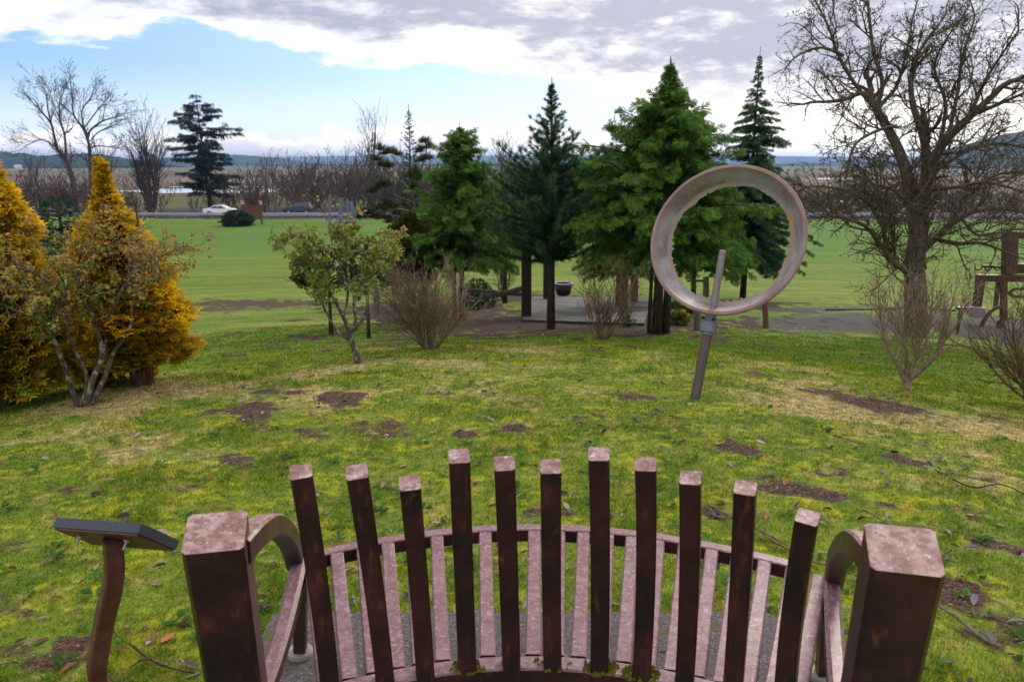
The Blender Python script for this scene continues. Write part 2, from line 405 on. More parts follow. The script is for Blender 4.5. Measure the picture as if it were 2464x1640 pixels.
M['rim'] = simple('wheel_rim', (.45, .45, .47), .35, .6)
M['lamp_red'] = simple('red_lamp', (.65, .02, .03), .3)
M['black'] = simple('black_plastic', (.012, .012, .014), .5)
M['white_paint'] = simple('white_paint', (.78, .78, .76), .7)
M['pink'] = simple('pink_petals', (.75, .25, .32), .8)
M['bench_wood'] = simple('brown_bench_slats', (.22, .07, .04), .7)
M['stone'] = simple('grey_stone', (.30, .30, .31), .9, 0, .2, .3, 10)

# ------------------------------------------------------------------ the lie of the land
def ell(cx, cy, rx, ry, soft=.45, slant=0., amp=1.):
    """a ground patch given by where it lies in the photograph -> world ellipse"""
    c = gp(cx, cy); a = gp(cx+rx, cy+slant*rx); b = gp(cx, cy-ry); b2 = gp(cx, cy+ry)
    u = (a-c)[:2]; v = (b-b2)[:2]/2
    Minv = np.linalg.inv(np.array([u, v]).T)
    return (c[:2], Minv, soft, amp)
def patch(E, x, y):
    c, Mi, s, amp = E
    dx = x-c[0]; dy = y-c[1]
    q = np.hypot(Mi[0, 0]*dx+Mi[0, 1]*dy, Mi[1, 0]*dx+Mi[1, 1]*dy)
    q = q*(1+1.5*(fbm(x*2.3, y*2.3, 51, 4)-.5))+1.6*(fbm(x*5.5, y*5.5, 57, 3)-.5)
    return amp*(1-sstep(q, 1-s, 1+s))
DIRT = [ell(590, 945, 62, 34), ell(795, 915, 80, 20), ell(655, 903, 70, 8), ell(880, 985, 75, 14, amp=.75), ell(1060, 1000, 35, 12),
        ell(545, 1058, 45, 14, amp=.8), ell(1950, 915, 190, 13, slant=.22), ell(1470, 915, 70, 9), ell(1720, 1038, 60, 12, slant=.15),
        ell(1840, 1128, 130, 20, slant=.18), ell(1690, 1192, 95, 18, slant=.2), ell(2200, 1375, 170, 32, slant=.35), ell(2290, 1255, 70, 14, slant=.2),
        ell(1900, 1090, 60, 12, amp=.8), ell(90, 1500, 140, 60, amp=.85), ell(40, 1410, 60, 20, amp=.7), ell(1190, 985, 40, 9), ell(2080, 1060, 80, 8, slant=.2),
        ell(720, 995, 50, 9, amp=.7), ell(2250, 1100, 90, 9, slant=.25, amp=.8), ell(1400, 905, 60, 7, amp=.6), ell(1120, 880, 60, 8, amp=.55), ell(2290, 960, 60, 6, slant=.2),
        ell(1050, 806, 60, 5, amp=.6), ell(330, 1215, 60, 12, amp=.55), ell(620, 700, 240, 9, amp=.95), ell(480, 712, 120, 5, amp=.8), ell(2120, 1210, 70, 10, slant=.2, amp=.7)]
DIRT += [ell(x_, y_, rx_, ry_, .6, sl_, .72) for x_, y_, rx_, ry_, sl_ in [(150, 1130, 60, 9, 0), (60, 1255, 50, 14, 0), (250, 1040, 45, 6, 0), (330, 1480, 60, 14, .2), (440, 1120, 40, 7, 0), (1560, 985, 45, 6, .1), (1330, 960, 40, 5, 0),
    (2020, 1160, 60, 10, .2), (2230, 1180, 60, 10, .25), (2260, 1460, 90, 22, .4), (2180, 1290, 40, 9, .3), (1480, 1080, 50, 7, .1), (1950, 1010, 60, 6, .2), (730, 1140, 40, 8, 0), (1000, 905, 40, 4, 0), (1250, 1180, 60, 9, 0), (180, 1400, 60, 12, 0), (1150, 1270, 50, 9, 0), (1600, 1300, 50, 9, .1)]]
MULCH = [ell(1330, 742, 420, 26, .25), ell(1000, 715, 180, 30, .3), ell(1180, 685, 160, 12, .4), ell(1620, 700, 260, 9, .4, amp=.8)]
GRAVEL = [ell(2000, 742, 290, 24, .6, amp=.85), ell(2290, 750, 120, 30, .25), ell(1880, 712, 120, 5, .5)]
radii = np.unique(np.concatenate([np.geomspace(.3, 2, 16), np.linspace(2, 13, 165), np.geomspace(13, 150, 115), np.geomspace(150, 12000, 50)]))
angs = np.concatenate([np.linspace(-41, 41, 340), np.linspace(42, 318, 70)[1:-1]])
ax_ = np.radians(angs)
RR, AA = np.meshgrid(radii, ax_, indexing='ij')
X = RR*np.sin(AA); Y = RR*np.cos(AA); Z = gz(X, Y)
nr, na = X.shape
V = np.stack([X, Y, Z], -1).reshape(-1, 3)
i, j = np.meshgrid(np.arange(nr-1), np.arange(na), indexing='ij'); j2 = (j+1) % na
Q = np.stack([i*na+j, i*na+j2, (i+1)*na+j2, (i+1)*na+j], -1).reshape(-1, 4)[:, ::-1]
V = np.vstack([V, [[0, 0, gz1(0, 0)]]]); T0 = np.stack([np.full(na, len(V)-1), np.arange(na), (np.arange(na)+1) % na], -1)[:, ::-1]
x, y = V[:, 0], V[:, 1]; r = np.hypot(x, y)
dirt = np.zeros(len(V)); 
for E in DIRT: dirt = np.maximum(dirt, patch(E, x, y))
mul = np.zeros(len(V)); gra = np.zeros(len(V))
for E in MULCH: mul = np.maximum(mul, patch(E, x, y))
for E in GRAVEL: gra = np.maximum(gra, patch(E, x, y))
zone = np.maximum(mul, gra)
col = np.zeros((len(V), 3)) + (.075, .045, .036)
gm = (gra > mul)[:, None]; col = np.where(gm, (.095, .092, .084), col)
verge = sstep(y, 107, 109); zone = np.maximum(zone, verge)
verge_c = np.where((y < 108.3)[:, None], (.26, .18, .09), (.060, .046, .044))
col = np.where((y > 107)[:, None] & (r > 60)[:, None], verge_c, col)
def band(c, y0, y1):
    global col
    w = (sstep(y, y0, y0*1.03)*(1-sstep(y, y1, y1*1.03)))[:, None]
    wob = fbm(x*.01, y*.01, 21)[:, None]
    col = np.where(y[:, None] > 120, col*(1-w)+np.array(c)*w*(.8+.4*wob), col)
band((.060, .046, .040), 121, 160); band((.11, .105, .035), 155, 250); band((.13, .10, .06), 240, 400); band((.17, .12, .08), 380, 560); band((.115, .08, .065), 540, 720)
band((.15, .12, .075), 700, 1000); band((.14, .14, .06), 950, 1500); band((.15, .10, .09), 1400, 2300); band((.10, .12, .08), 2200, 20000)
back = (y < 0)[:, None] & (r > 150)[:, None]; col = np.where(back, (.10, .12, .05), col); zone = np.where(r > 150, 1, zone)
ter = mk('ground', V, [Q, T0], M['ground'], cols=col, smooth=True, attrs={'dirt': dirt, 'zone': zone})
tag(ter, 'grassy mound with moss and bare soil sloping down to a green field', kind='structure')

# ------------------------------------------------------------------ grass blades on the mound
def lawn_blades():
    out = []
    N = 680000
    # radial density falls off with distance
    u = RNG.random(N); rr = 1.3 * (15.0/1.3)**(u**.95); aa = np.radians(np.where(RNG.random(N) < .86, RNG.uniform(-38, 38, N), RNG.uniform(-62, 62, N)))
    x = rr*np.sin(aa); y = rr*np.cos(aa)
    d = np.zeros(N)
    for E in DIRT: d = np.maximum(d, patch(E, x, y))
    mu = np.zeros(N)
    for E in MULCH+GRAVEL: mu = np.maximum(mu, patch(E, x, y))
    n = fbm(x*2.2, y*2.2, 31); bare = fbm(x*5, y*5, 77)
    keep = RNG.random(N) > np.clip(d*1.15 + mu*2 + sstep(bare, .62, .72)*.5, 0, .985)
    inpad = (np.abs(x-PADC[0]) < PADS[0]+.01) & (np.abs(y-PADC[1]) < PADS[1]+.01)
    keep &= ~inpad
    x, y, rr, n, d = x[keep], y[keep], rr[keep], n[keep], d[keep]; N = len(x)
    z = gz(x, y) - .004
    tall = sstep(n, .45, .75)
    h = (.006 + .012*RNG.random(N)**1.6 + .014*tall*RNG.random(N))*(1+.055*rr)
    w = .0010*(.7+rr*.60)*RNG.uniform(.7, 1.3, N)
    th = RNG.uniform(0, 2*np.pi, N); lean = RNG.uniform(.1, 1.1, N)*h; la = RNG.uniform(0, 2*np.pi, N)
    b = np.stack([x, y, z], -1); s = np.stack([np.cos(th)*w, np.sin(th)*w, 0*w], -1)
    tip = b + np.stack([np.cos(la)*lean, np.sin(la)*lean, h], -1)
    V = np.stack([b-s, b+s, tip], 1).reshape(-1, 3)
    F = np.arange(3*N).reshape(-1, 3)
    k = RNG.uniform(.65, 1.55, N)[:, None]*np.ones(3); warm = RNG.random(N)
    k[warm > .84] *= (1.7, 1.25, 1.3); k[warm < .2] *= (.72, .95, .8)
    cc = np.stack([k*.95, k*.95, k*1.35], 1).reshape(-1, 3)
    o = mk('grass', V, F, M['blade'], cols=cc)
    tag(o, 'short mossy grass covering the mound around the bench', 'grass', kind='stuff')
# concrete pad under the bench
PADC = np.array((.03, 1.55)); PADS = np.array((.86, .97))
def pad():
    a = at_z(795, 1402, 0); b = at_z(1756, 1430, 0)
    m = MB(); y1 = (a[1]+b[1])/2
    PADC[1] = (y1+.35)/2; PADS[1] = (y1-.35)/2; PADC[0] = .04; PADS[0] = .90
    m.box((PADC[0], PADC[1], -.035), (2*PADS[0], 2*PADS[1], .10), 0, .01)
    def f(g):
        P = pos_of(g); n = g.noise(P, 70, 4, .75); n2 = g.noise(P, 5, 4, .6)
        c = g.mix(g.ss(n, .3, .7), (.050, .044, .042), (.155, .135, .13))
        c = g.mix(g.ss(g.noise(P, 120, 1, .5), .66, .72), c, (.32, .29, .27))
        c = g.mix(g.ss(n2, .56, .70), c, (.08, .085, .012))
        return bsdf(g, c, .9, spec=.2, normal=bump(g, n, .6, .004))
    o = m.build('concrete_pad', mat('mossy_concrete', f)); tag(o, kind='structure', label='dark mossy concrete pad under the bench')
pad(); lawn_blades()

# leaf litter, wood chips and small rosettes, too many to count
def litter():
    N = 5200
    u = RNG.random(N); rr = 1.5*(13/1.5)**(u**.8); aa = np.radians(RNG.uniform(-41, 41, N))
    x = rr*np.sin(aa); y = rr*np.cos(aa)
    d = np.zeros(N)
    for E in DIRT+MULCH: d = np.maximum(d, patch(E, x, y))
    keep = RNG.random(N) < .30+.70*d
    x, y, rr = x[keep], y[keep], rr[keep]; N = len(x); z = gz(x, y)+.008+.008*RNG.random(N)
    th = RNG.uniform(0, 6.28, N); L = RNG.uniform(.010, .032, N)*(1+.03*rr); Wd = L*RNG.uniform(.22, .5, N); cu = L*RNG.uniform(.0, .7, N)
    T = np.array([(-1, 0, 0), (-.3, .9, .5), (.5, .7, .6), (1, 0, .15), (.5, -.7, .6), (-.3, -.9, .5), (.1, 0, 0)])
    ux = np.stack([np.cos(th), np.sin(th), RNG.uniform(-.3, .3, N)], -1); uy = np.stack([-np.sin(th), np.cos(th), RNG.uniform(-.4, .4, N)], -1)
    V = np.stack([x, y, z], -1)[:, None] + ux[:, None]*(T[None, :, 0:1]*L[:, None, None]) + uy[:, None]*(T[None, :, 1:2]*Wd[:, None, None])
    V[:, :, 2] += T[None, :, 2]*cu[:, None]
    f = np.array([(0, 1, 6), (1, 2, 6), (2, 3, 6), (3, 4, 6), (4, 5, 6), (5, 0, 6)])
    F = (np.arange(N)*7)[:, None, None] + f[None]
    pal = np.array([(.10, .055, .035), (.20, .11, .07), (.28, .20, .15), (.055, .04, .04), (.33, .27, .24), (.35, .14, .07), (.13, .09, .08), (.22, .20, .21)])
    c = pal[RNG.integers(0, len(pal), N)]*RNG.uniform(.7, 1.2, N)[:, None]
    tag(mk('fallen_leaves', V.reshape(-1, 3), F.reshape(-1, 3), M['litter'], cols=np.repeat(c, 7, 0)), 'curled brown and grey fallen leaves strewn over the grass', 'leaf litter', kind='stuff')
    # rosettes of broad-leaved weeds
    N = 260; u = RNG.random(N); rr = 1.7*(7/1.7)**u; aa = np.radians(RNG.uniform(-40, 40, N)); x = rr*np.sin(aa); y = rr*np.cos(aa)
    keep = ~((np.abs(x-PADC[0]) < PADS[0]+.05) & (np.abs(y-PADC[1]) < PADS[1]+.05)); x, y = x[keep], y[keep]; N = len(x); z = gz(x, y)
    Vs, Fs, Cs = [], [], []; n = 0
    for q in range(N):
        k = RNG.integers(6, 14); R = RNG.uniform(.02, .05); cb = np.array((.075, .17, .035))*RNG.uniform(.8, 1.6)
        for w in range(k):
            a = RNG.uniform(0, 6.28); l = R*RNG.uniform(.6, 1.1); s = np.array((math.cos(a), math.sin(a), 0)); t = np.array((-s[1], s[0], 0))
            b = np.array((x[q], y[q], z[q]+.006))+s*l*RNG.uniform(0, .5); e = l*.28
            up = RNG.uniform(.2, .6)
            Vs += [b, b+s*l*.6+t*e+(0, 0, l*up), b+s*l+(0, 0, l*up*.8), b+s*l*.6-t*e+(0, 0, l*up)]; Fs.append((n, n+1, n+2, n+3)); n += 4; Cs += [cb]*4
    tag(mk('weeds', np.array(Vs), np.array(Fs), M['leaf'], cols=np.array(Cs)), 'small broad leaved weeds growing flat in the mossy grass', 'weeds', kind='stuff')
litter()

# ------------------------------------------------------------------ road, guard rail, water, hills
def ribbon(name, y0, y1, x0, x1, dz, material, n=60, label=None):
    xs = np.linspace(x0, x1, n); V = []
    for xx in xs: V += [(xx, y0, gz1(xx, (y0+y1)/2)+dz), (xx, y1, gz1(xx, (y0+y1)/2)+dz)]
    F = [(2*i, 2*i+2, 2*i+3, 2*i+1) for i in range(n-1)]
    o = mk(name, V, F, material); tag(o, label, kind='structure'); return o
ribbon('road', 112.5, 121, -170, 190, .12, M['asphalt'], label='grey two lane road beyond the field')
ribbon('road_edge_line', 112.9, 113.05, -170, 190, .126, M['white_paint'], label='white line along the near edge of the road')
def guard_rail():
    root = empty('guard_rail', (0, 109.6, -5.85), 'long galvanised steel guard rail on grey posts along the road', 'guard rail')
    xs = np.arange(-96, 120, 1.9)
    pm = MB(); pm.box((0, 0, .38), (.2, .2, .95)); first = pm.build('post', M['post_grey']); first.parent = root
    first.location = (xs[0], 0, gz1(xs[0], 109.6)+5.85)
    for q in xs[1:]: copy_obj(first, root, (q, 0, gz1(q, 109.6)+5.85))
    m = MB(); pts = [(q, 109.42, gz1(q, 109.6)+.62) for q in np.linspace(-97, 121, 60)]
    for dz_ in (-.09, .09): m.sweep([np.array(p)+(0, 0, dz_) for p in pts], .07, .15, side=(0, 1, 0), ch=.3)
    m.build('rail', M['galv'], root)
guard_rail()
def water_mat(g):
    n = g.noise(g.map(pos_of(g), (.3, 1, 1)), 1.2, 3, .6)
    return bsdf(g, (.10, .11, .13), .06, spec=.9, normal=bump(g, n, .03, .2))
M['water'] = mat('still_water', water_mat)
def pond(x0, x1, yc, hh, label, seed=1):
    xs = np.linspace(x0, x1, 26); t = np.linspace(0, 1, 26)
    top, bot = [], []
    for xx, tt in zip(xs, t):
        w = hh*(math.sin(math.pi*tt)**.45)*(.5+1.0*float(vnoise(tt*7, 0, seed)))
        c = yc + (float(vnoise(tt*4, 9, seed))-.5)*hh*.8
        a = gp(xx, c-w); b = gp(xx, c+w); top.append((a[0], a[1])); bot.append((b[0], b[1]))
    V = [(p[0], p[1], gz1(*p)+.03) for p in top]+[(p[0], p[1], gz1(*p)+.03) for p in bot]
    zc = max(v[2] for v in V); V = [(v[0], v[1], zc) for v in V]
    F = [(i, i+26, i+27, i+1) for i in range(25)]
    tag(mk('water', V, F, M['water']), label, kind='structure')
pond(240, 640, 440.5, 3.4, 'bright strip of flood water behind the bare trees on the left', 1)
pond(560, 830, 437, 2.2, 'thin strips of flood water behind the roadside thicket', 2)
pond(380, 640, 430, 1.2, 'thin far strip of water in the marsh', 3)
pond(1880, 1960, 411, 2, 'small bright pool in the marsh beyond the ring', 4)
pond(1830, 2356, 379, 1.6, 'far strip of water at the right horizon', 5)
pond(2180, 2420, 399, 2.5, 'bright flood pool behind the gnarled tree', 7)
pond(1880, 2300, 464, 2.0, 'thin strip of water in the field behind the ring', 8)

def forest_mat(name, c0, c1, sc):
    def f(g):
        n = g.noise(pos_of(g), sc, 4, .65)
        return bsdf(g, g.mix(g.ss(n, .35, .7), c0, c1), .95, spec=.05)
    return mat(name, f)
M['forest'] = forest_mat('dark_forest', (.010, .020, .014), (.035, .055, .030), .02)
M['farhill'] = forest_mat('far_hills', (.02, .035, .04), (.05, .07, .06), .004)
def hill(name, xd0, xd1, prof, Y, depth, material, label, jag=3.0, seed=0, n=420, jw=1.0):
    """a wooded ridge: prof = [(picture x, picture row of the crest)], Y = its distance"""
    xs = np.linspace(xd0, xd1, n); pr = np.array(prof)
    crest = np.interp(xs, pr[:, 0], pr[:, 1])
    Xw = (xs-1178)/FX*Y*1.0
    b = (784-crest)/FX; H = CAMZ + Y*(-SP+b*CP)/(CP+b*SP)
    Xw = Xw/(CP)  # near enough: depth ~ Y*CP
    Xw = (xs-1178)/FX*(Y*CP)
    nj = fbm(xs*.16*jw, 0*xs, seed+3, 3)
    tre = np.maximum(0, vnoise(xs*.9*jw, 0*xs, seed+8)-.35)
    base = -8.5
    V = []; rows = [(0, -.0, 0), (.10, .45, .3), (.35, .8, .6), (.62, 1.0, 1.0), (1.0, .7, .3), (1.5, 0, 0)]
    ppm = Y*CP/FX
    for k, (d, hk, jk) in enumerate(rows):
        yy = Y - depth*.62 + depth*d
        f = yy/Y
        hh = base + (H-base)*hk*(1) + jk*((nj-.5)*jag*1.3+tre*jag)*ppm + (vnoise(xs*.3, xs*0+k*7, seed)-.5)*jag*ppm*.6*(hk > 0)
        hh = np.maximum(hh, base)
        V.append(np.stack([Xw*1.0, np.full(n, yy), hh], -1))
    V = np.concatenate(V); F = []
    for k in range(len(rows)-1):
        i = np.arange(n-1); F.append(np.stack([k*n+i, k*n+i+1, (k+1)*n+i+1, (k+1)*n+i], -1))
    o = mk(name, V, np.concatenate(F), material, smooth=False); tag(o, label, kind='structure'); return o
hill('far_ridge', 400, 2700, [(400, 366), (640, 361), (800, 359), (1100, 358), (1500, 356), (1700, 358), (1900, 361), (2100, 360), (2356, 364), (2700, 366)], 7200, 1000, M['farhill'], 'pale blue ridge along the far horizon', .5, 1)
hill('wooded_hill', 250, 760, [(250, 376), (330, 368), (400, 363), (470, 362), (540, 357), (600, 360), (640, 364), (690, 373), (760, 379)], 3000, 500, M['forest'], 'blue wooded hill in the middle distance left of centre', 1.6, 2)
hill('wooded_hill', -300, 330, [(-300, 352), (-100, 350), (20, 358), (60, 356), (110, 366), (150, 356), (230, 358), (290, 372), (330, 380)], 1600, 300, M['forest'], 'dark wooded hill on the left behind the bare twin tree', 7, 3)
hill('wooded_hill', 2120, 2800, [(2120, 378), (2170, 366), (2215, 343), (2260, 322), (2300, 310), (2356, 300), (2500, 288), (2700, 300), (2800, 320)], 1500, 350, M['forest'], 'dark blue wooded hill rising at the right edge', 1.6, 4)
hill('tree_belt', 560, 1900, [(560, 380), (760, 378), (900, 376), (1100, 379), (1400, 377), (1560, 378), (1900, 376)], 2400, 120, M['forest'], 'low dark belt of trees along the horizon', 1.6, 5, jw=1.5)
hill('tree_belt', 1780, 2260, [(1780, 378), (1960, 374), (2060, 369), (2150, 368), (2260, 371)], 3200, 200, M['forest'], 'low blue line of woods on the right horizon', 1.5, 6, jw=1.5)
# open air: a box of thin pale haze
def haze():
    m = MB(); m.box((0, 2000, 33), (30000, 21000, 84)); 
    mt = bpy.data.materials.new('haze_air'); mt.use_nodes = True; nt = mt.node_tree; nt.nodes.clear()
    g = G(nt); out = g.n('ShaderNodeOutputMaterial')
    v = g.n('ShaderNodeVolumePrincipled', {'Color': (.42, .66, 1.0, 1), 'Density': 1.7e-4, 'Anisotropy': .1})
    nt.links.new(v.outputs[0], out.inputs['Volume'])
    o = m.build('haze', mt); tag(o, 'thin blue haze in the distance', 'haze', kind='stuff')
haze()
# ------------------------------------------------------------------ the bench
def bench_mat(g, top=True, seed=0.0):
    """brown weathered paint; upward faces carry sun-fade, painted sky reflection and rust freckles, sides are painted backlit-dark"""
    P = pos_of(g)
    P = g.n('ShaderNodeVectorMath', {0: P, 1: (seed, seed*.7, 0)}, operation='ADD').outputs[0]
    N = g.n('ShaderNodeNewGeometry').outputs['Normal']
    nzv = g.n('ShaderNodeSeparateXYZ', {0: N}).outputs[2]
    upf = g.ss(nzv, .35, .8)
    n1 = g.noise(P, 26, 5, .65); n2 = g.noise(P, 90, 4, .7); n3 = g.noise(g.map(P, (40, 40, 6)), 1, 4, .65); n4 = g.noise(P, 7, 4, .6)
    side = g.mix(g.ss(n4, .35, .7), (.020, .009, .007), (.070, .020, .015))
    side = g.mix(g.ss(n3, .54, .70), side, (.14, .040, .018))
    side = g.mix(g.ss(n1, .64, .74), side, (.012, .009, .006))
    sky_bloom = g.mix(g.ss(n1, .38, .66), *(((.27, .125, .105), (.45, .30, .275)) if top else ((.165, .070, .072), (.25, .142, .155))))
    sky_bloom = g.mix(g.ss(n2, .53, .64), sky_bloom, (.66, .56, .53) if top else (.38, .28, .28))
    sky_bloom = g.mix(g.ss(g.m('ADD', g.m('MULTIPLY', n2, .5), g.m('MULTIPLY', n1, .5)), .56, .50), sky_bloom, sky_bloom)
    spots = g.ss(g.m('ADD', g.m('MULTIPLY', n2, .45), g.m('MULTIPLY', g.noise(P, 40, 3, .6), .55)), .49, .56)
    sky_bloom = g.mix(g.m('MULTIPLY', spots, .80 if top else .30), sky_bloom, (.15, .052, .036))
    col = g.mix(upf, side, sky_bloom)  # paler tops: sun-fade plus sky reflection put into the colour; sides hold backlit shade
    return bsdf(g, col, .42, spec=.55, normal=bump(g, n2, .25, .002))
M['bench'] = mat('weathered_brown_paint_sky_sheen', lambda g: bench_mat(g, True, 0))
M['bench_seat'] = mat('worn_seat_paint_sky_sheen', lambda g: bench_mat(g, False, 3.3))
def moss_mat(g):
    P = pos_of(g); n = g.noise(P, 60, 4, .7)
    return bsdf(g, g.mix(n, (.05, .06, .008), (.22, .22, .02)), .95, spec=.1, normal=bump(g, n, 1, .01))
M['moss'] = mat('yellow_moss', moss_mat)

AC = np.array((.09, .10))      # the bench is curved about a point near here
def on_cyl(xd, yd, R):
    d = ray(xd, yd); o = -AC
    a = d[0]**2+d[1]**2; b = 2*(o[0]*d[0]+o[1]*d[1]); c = o @ o - R*R
    t = (-b+math.sqrt(b*b-4*a*c))/(2*a); return np.array((0, 0, CAMZ))+d*t
def bez(a, b, c, n=9):
    t = np.linspace(0, 1, n)[:, None]; a, b, c = map(np.asarray, (a, b, c))
    return (1-t)**2*a+2*t*(1-t)*b+t*t*c
def spline(pts, n=24):
    P = np.asarray(pts, float); m = len(P); out = []
    for u in np.linspace(0, m-1-1e-6, n):
        i = int(u); t = u-i; p0 = P[max(i-1, 0)]; p1 = P[i]; p2 = P[min(i+1, m-1)]; p3 = P[min(i+2, m-1)]
        out.append(.5*((2*p1)+(-p0+p2)*t+(2*p0-5*p1+4*p2-p3)*t*t+(-p0+3*p1-3*p2+p3)*t**3))
    return np.array(out)
bench = empty('bench', (.06, 1.6, .015), 'curved rusty brown steel bench with tall uneven back bars on the concrete pad', 'bench')
SW = .041
# seat rails fitted through their places in the picture
fr = np.array([at_z(x, y, .50) for x, y in [(740, 1262), (860, 1235), (975, 1220), (1100, 1208), (1235, 1204), (1350, 1208), (1475, 1218), (1630, 1243), (1760, 1275), (1905, 1310)]])
br = np.array([at_z(x/1.0458, y/1.0458, .475) for x, y in [(935, 1616), (997, 1597), (1100, 1586), (1275, 1579), (1430, 1586), (1577, 1604), (1640, 1622)]])
ff = np.polyfit(fr[:, 0], fr[:, 1], 2); fb = np.polyfit(br[:, 0], br[:, 1], 2)
fY = lambda x: np.polyval(ff, x); bY = lambda x: np.polyval(fb, x)
KL = at_z(690, 1284, .50); KR = at_z(1912, 1322, .50)
def rail(name, xs, fy, z, w, h, off, material):
    pts = np.array([(q, fy(q)+off, z) for q in xs]); t = np.gradient(pts, axis=0); sd_ = np.stack([t[:, 1]*-1, t[:, 0], 0*t[:, 0]], -1)
    m = MB(); m.sweep(pts, w, h, side=sd_, ch=.08); return m.build(name, material, bench)
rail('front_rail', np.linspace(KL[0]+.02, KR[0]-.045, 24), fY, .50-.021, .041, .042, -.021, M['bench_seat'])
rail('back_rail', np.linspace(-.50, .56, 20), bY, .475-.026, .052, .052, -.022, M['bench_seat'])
# seat slats, dipping a little in the middle
sx = [735, 794, 858, 918, 977, 1036, 1095, 1153, 1213, 1272, 1332, 1391, 1450, 1508, 1572, 1635, 1701, 1765, 1831, 1899, 1962]
for xs_ in sx:
    xc = xs_+14
    vf = np.interp(xc/1.0458, [740, 860, 975, 1100, 1235, 1350, 1475, 1630, 1760, 1905], [1262, 1235, 1220, 1208, 1204, 1208, 1218, 1243, 1275, 1310])+20
    a = at_z(xc/1.0458, vf, .499)
    xb_ = 1250+(xc-1250)*.925; b0 = at_z(xb_/1.0458, 1512+abs((xb_-1250)/400)**2*45, .474)
    bx = b0[0]; b = np.array((bx, bY(bx)+.008, .474))
    a = np.array((a[0], fY(a[0])-.043, .4985))
    c = (a+b)/2+(0, 0, -.050)
    pts = bez(a+(0, 0, -.019), c+(0, 0, -.019), b+(0, 0, -.019), 10)
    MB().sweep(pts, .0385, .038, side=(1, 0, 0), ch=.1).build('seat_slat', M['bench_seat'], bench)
# back bars
tops = [(686, 1092, 758, 1602), (817, 1093, 883, 1578), (940, 1118, 977, 1556), (1055, 1056, 1075, 1541), (1160, 1073, 1177, 1534), (1268, 1080, 1272, 1532),
        (1380, 1051, 1380, 1540), (1489, 1075, 1477, 1556), (1593, 1106, 1578, 1578), (1721, 1130, 1688, 1604), (1866, 1198, 1808, 1640)]
mossy = {6: .9, 7: 1.0, 3: .6, 5: .3}
for k, (xt, yt, xb_, yb_) in enumerate(tops):
    T_ = on_cyl(xt, yt, 1.365); T_ += np.array((0, .018, 0))
    B_ = at_z(xb_, yb_, .475); B_ = np.array((B_[0], bY(B_[0])-.028, .468))
    th = math.atan2(T_[0]-AC[0], T_[1]-AC[1])
    outx = .020*max(0, min(1, (k-5)/2.)) if k < 10 else .006
    mid = (T_*.45+B_*.55)+np.array((outx + (-.004 if k < 4 else 0), .045, 0))
    ph = th*(1.5 if th > 0 else .85)
    pts = bez(B_+(0, 0, -.03), mid, T_, 12)
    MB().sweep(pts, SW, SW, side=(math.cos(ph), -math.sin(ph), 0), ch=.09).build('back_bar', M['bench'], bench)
    if k in mossy:
        m = MB(); R_ = np.random.default_rng(k)
        for q in range(int(70*mossy[k])):
            a = R_.uniform(0, 6.28); rr_ = SW*R_.uniform(.5, .95); p = np.array((B_[0]+rr_*math.cos(a)*1.1, B_[1]+rr_*math.sin(a)*.8, .476))
            s_ = R_.uniform(.003, .007); m.add([p+(-s_, -s_, -.002), p+(s_, -s_, -.002), p+(0, s_, -.002), p+(0, 0, s_*1.4)], T=[(0, 1, 3), (1, 2, 3), (2, 0, 3)])
        mo = m.build('moss', M['moss'], bench); tag(mo, kind='stuff')
# end posts, arms, corner rails, front legs
def end(T_top, w, d, topc, lowc, arm_px, corner, legpx, rz, foot_px, seat_back, aw=.048):
    up = at(*topc); lo = at(*lowc)
    dirv = (lo-up)/np.linalg.norm(lo-up)
    k = (lo[2]-.42)/(-dirv[2]); mid = lo+dirv*k
    foot = np.array((mid[0]+dirv[0]*.1, mid[1]+.03, .016))
    pts = spline([up, (up+lo)/2, lo, mid, (mid+foot)/2, foot], 16)
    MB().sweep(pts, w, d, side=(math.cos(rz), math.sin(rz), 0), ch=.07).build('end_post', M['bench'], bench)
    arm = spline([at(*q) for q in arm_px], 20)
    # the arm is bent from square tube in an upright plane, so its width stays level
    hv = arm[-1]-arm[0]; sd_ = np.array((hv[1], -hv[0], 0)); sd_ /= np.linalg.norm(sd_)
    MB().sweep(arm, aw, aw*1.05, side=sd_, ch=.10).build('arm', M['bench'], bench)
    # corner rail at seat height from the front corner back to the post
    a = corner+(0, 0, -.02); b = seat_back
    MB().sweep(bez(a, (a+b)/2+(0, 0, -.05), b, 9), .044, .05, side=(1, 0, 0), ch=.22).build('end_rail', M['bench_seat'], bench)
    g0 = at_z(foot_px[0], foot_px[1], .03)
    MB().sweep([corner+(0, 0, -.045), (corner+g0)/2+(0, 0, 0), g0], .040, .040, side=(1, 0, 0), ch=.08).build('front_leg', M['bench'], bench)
    MB().tube([g0+(0, 0, -.012), g0+(0, 0, .002), g0+(0, 0, .010)], [.042, .042, .036], 20).build('foot_disc', M['concrete_foot'], bench)
end(None, .107, .105, (496, 1222, 1.47), (547, 1568, 1.68),
    [(548, 1268, 1.50), (588, 1226, 1.60), (622, 1207, 1.80), (648, 1219, 1.98), (668, 1248, 2.16), (680, 1292, 2.30)],
    KL, None, rad(13), (691, 1497), np.array((-.55, 1.52, .455)))
end(None, .107, .105, (2078, 1262, 1.28), (2020, 1568, 1.45),
    [(2030, 1310, 1.33), (1992, 1262, 1.46), (1964, 1248, 1.64), (1942, 1264, 1.84), (1926, 1292, 2.04), (1918, 1334, 2.22)],
    KR, None, rad(-16), (1893, 1550), np.array((.66, 1.36, .455)))

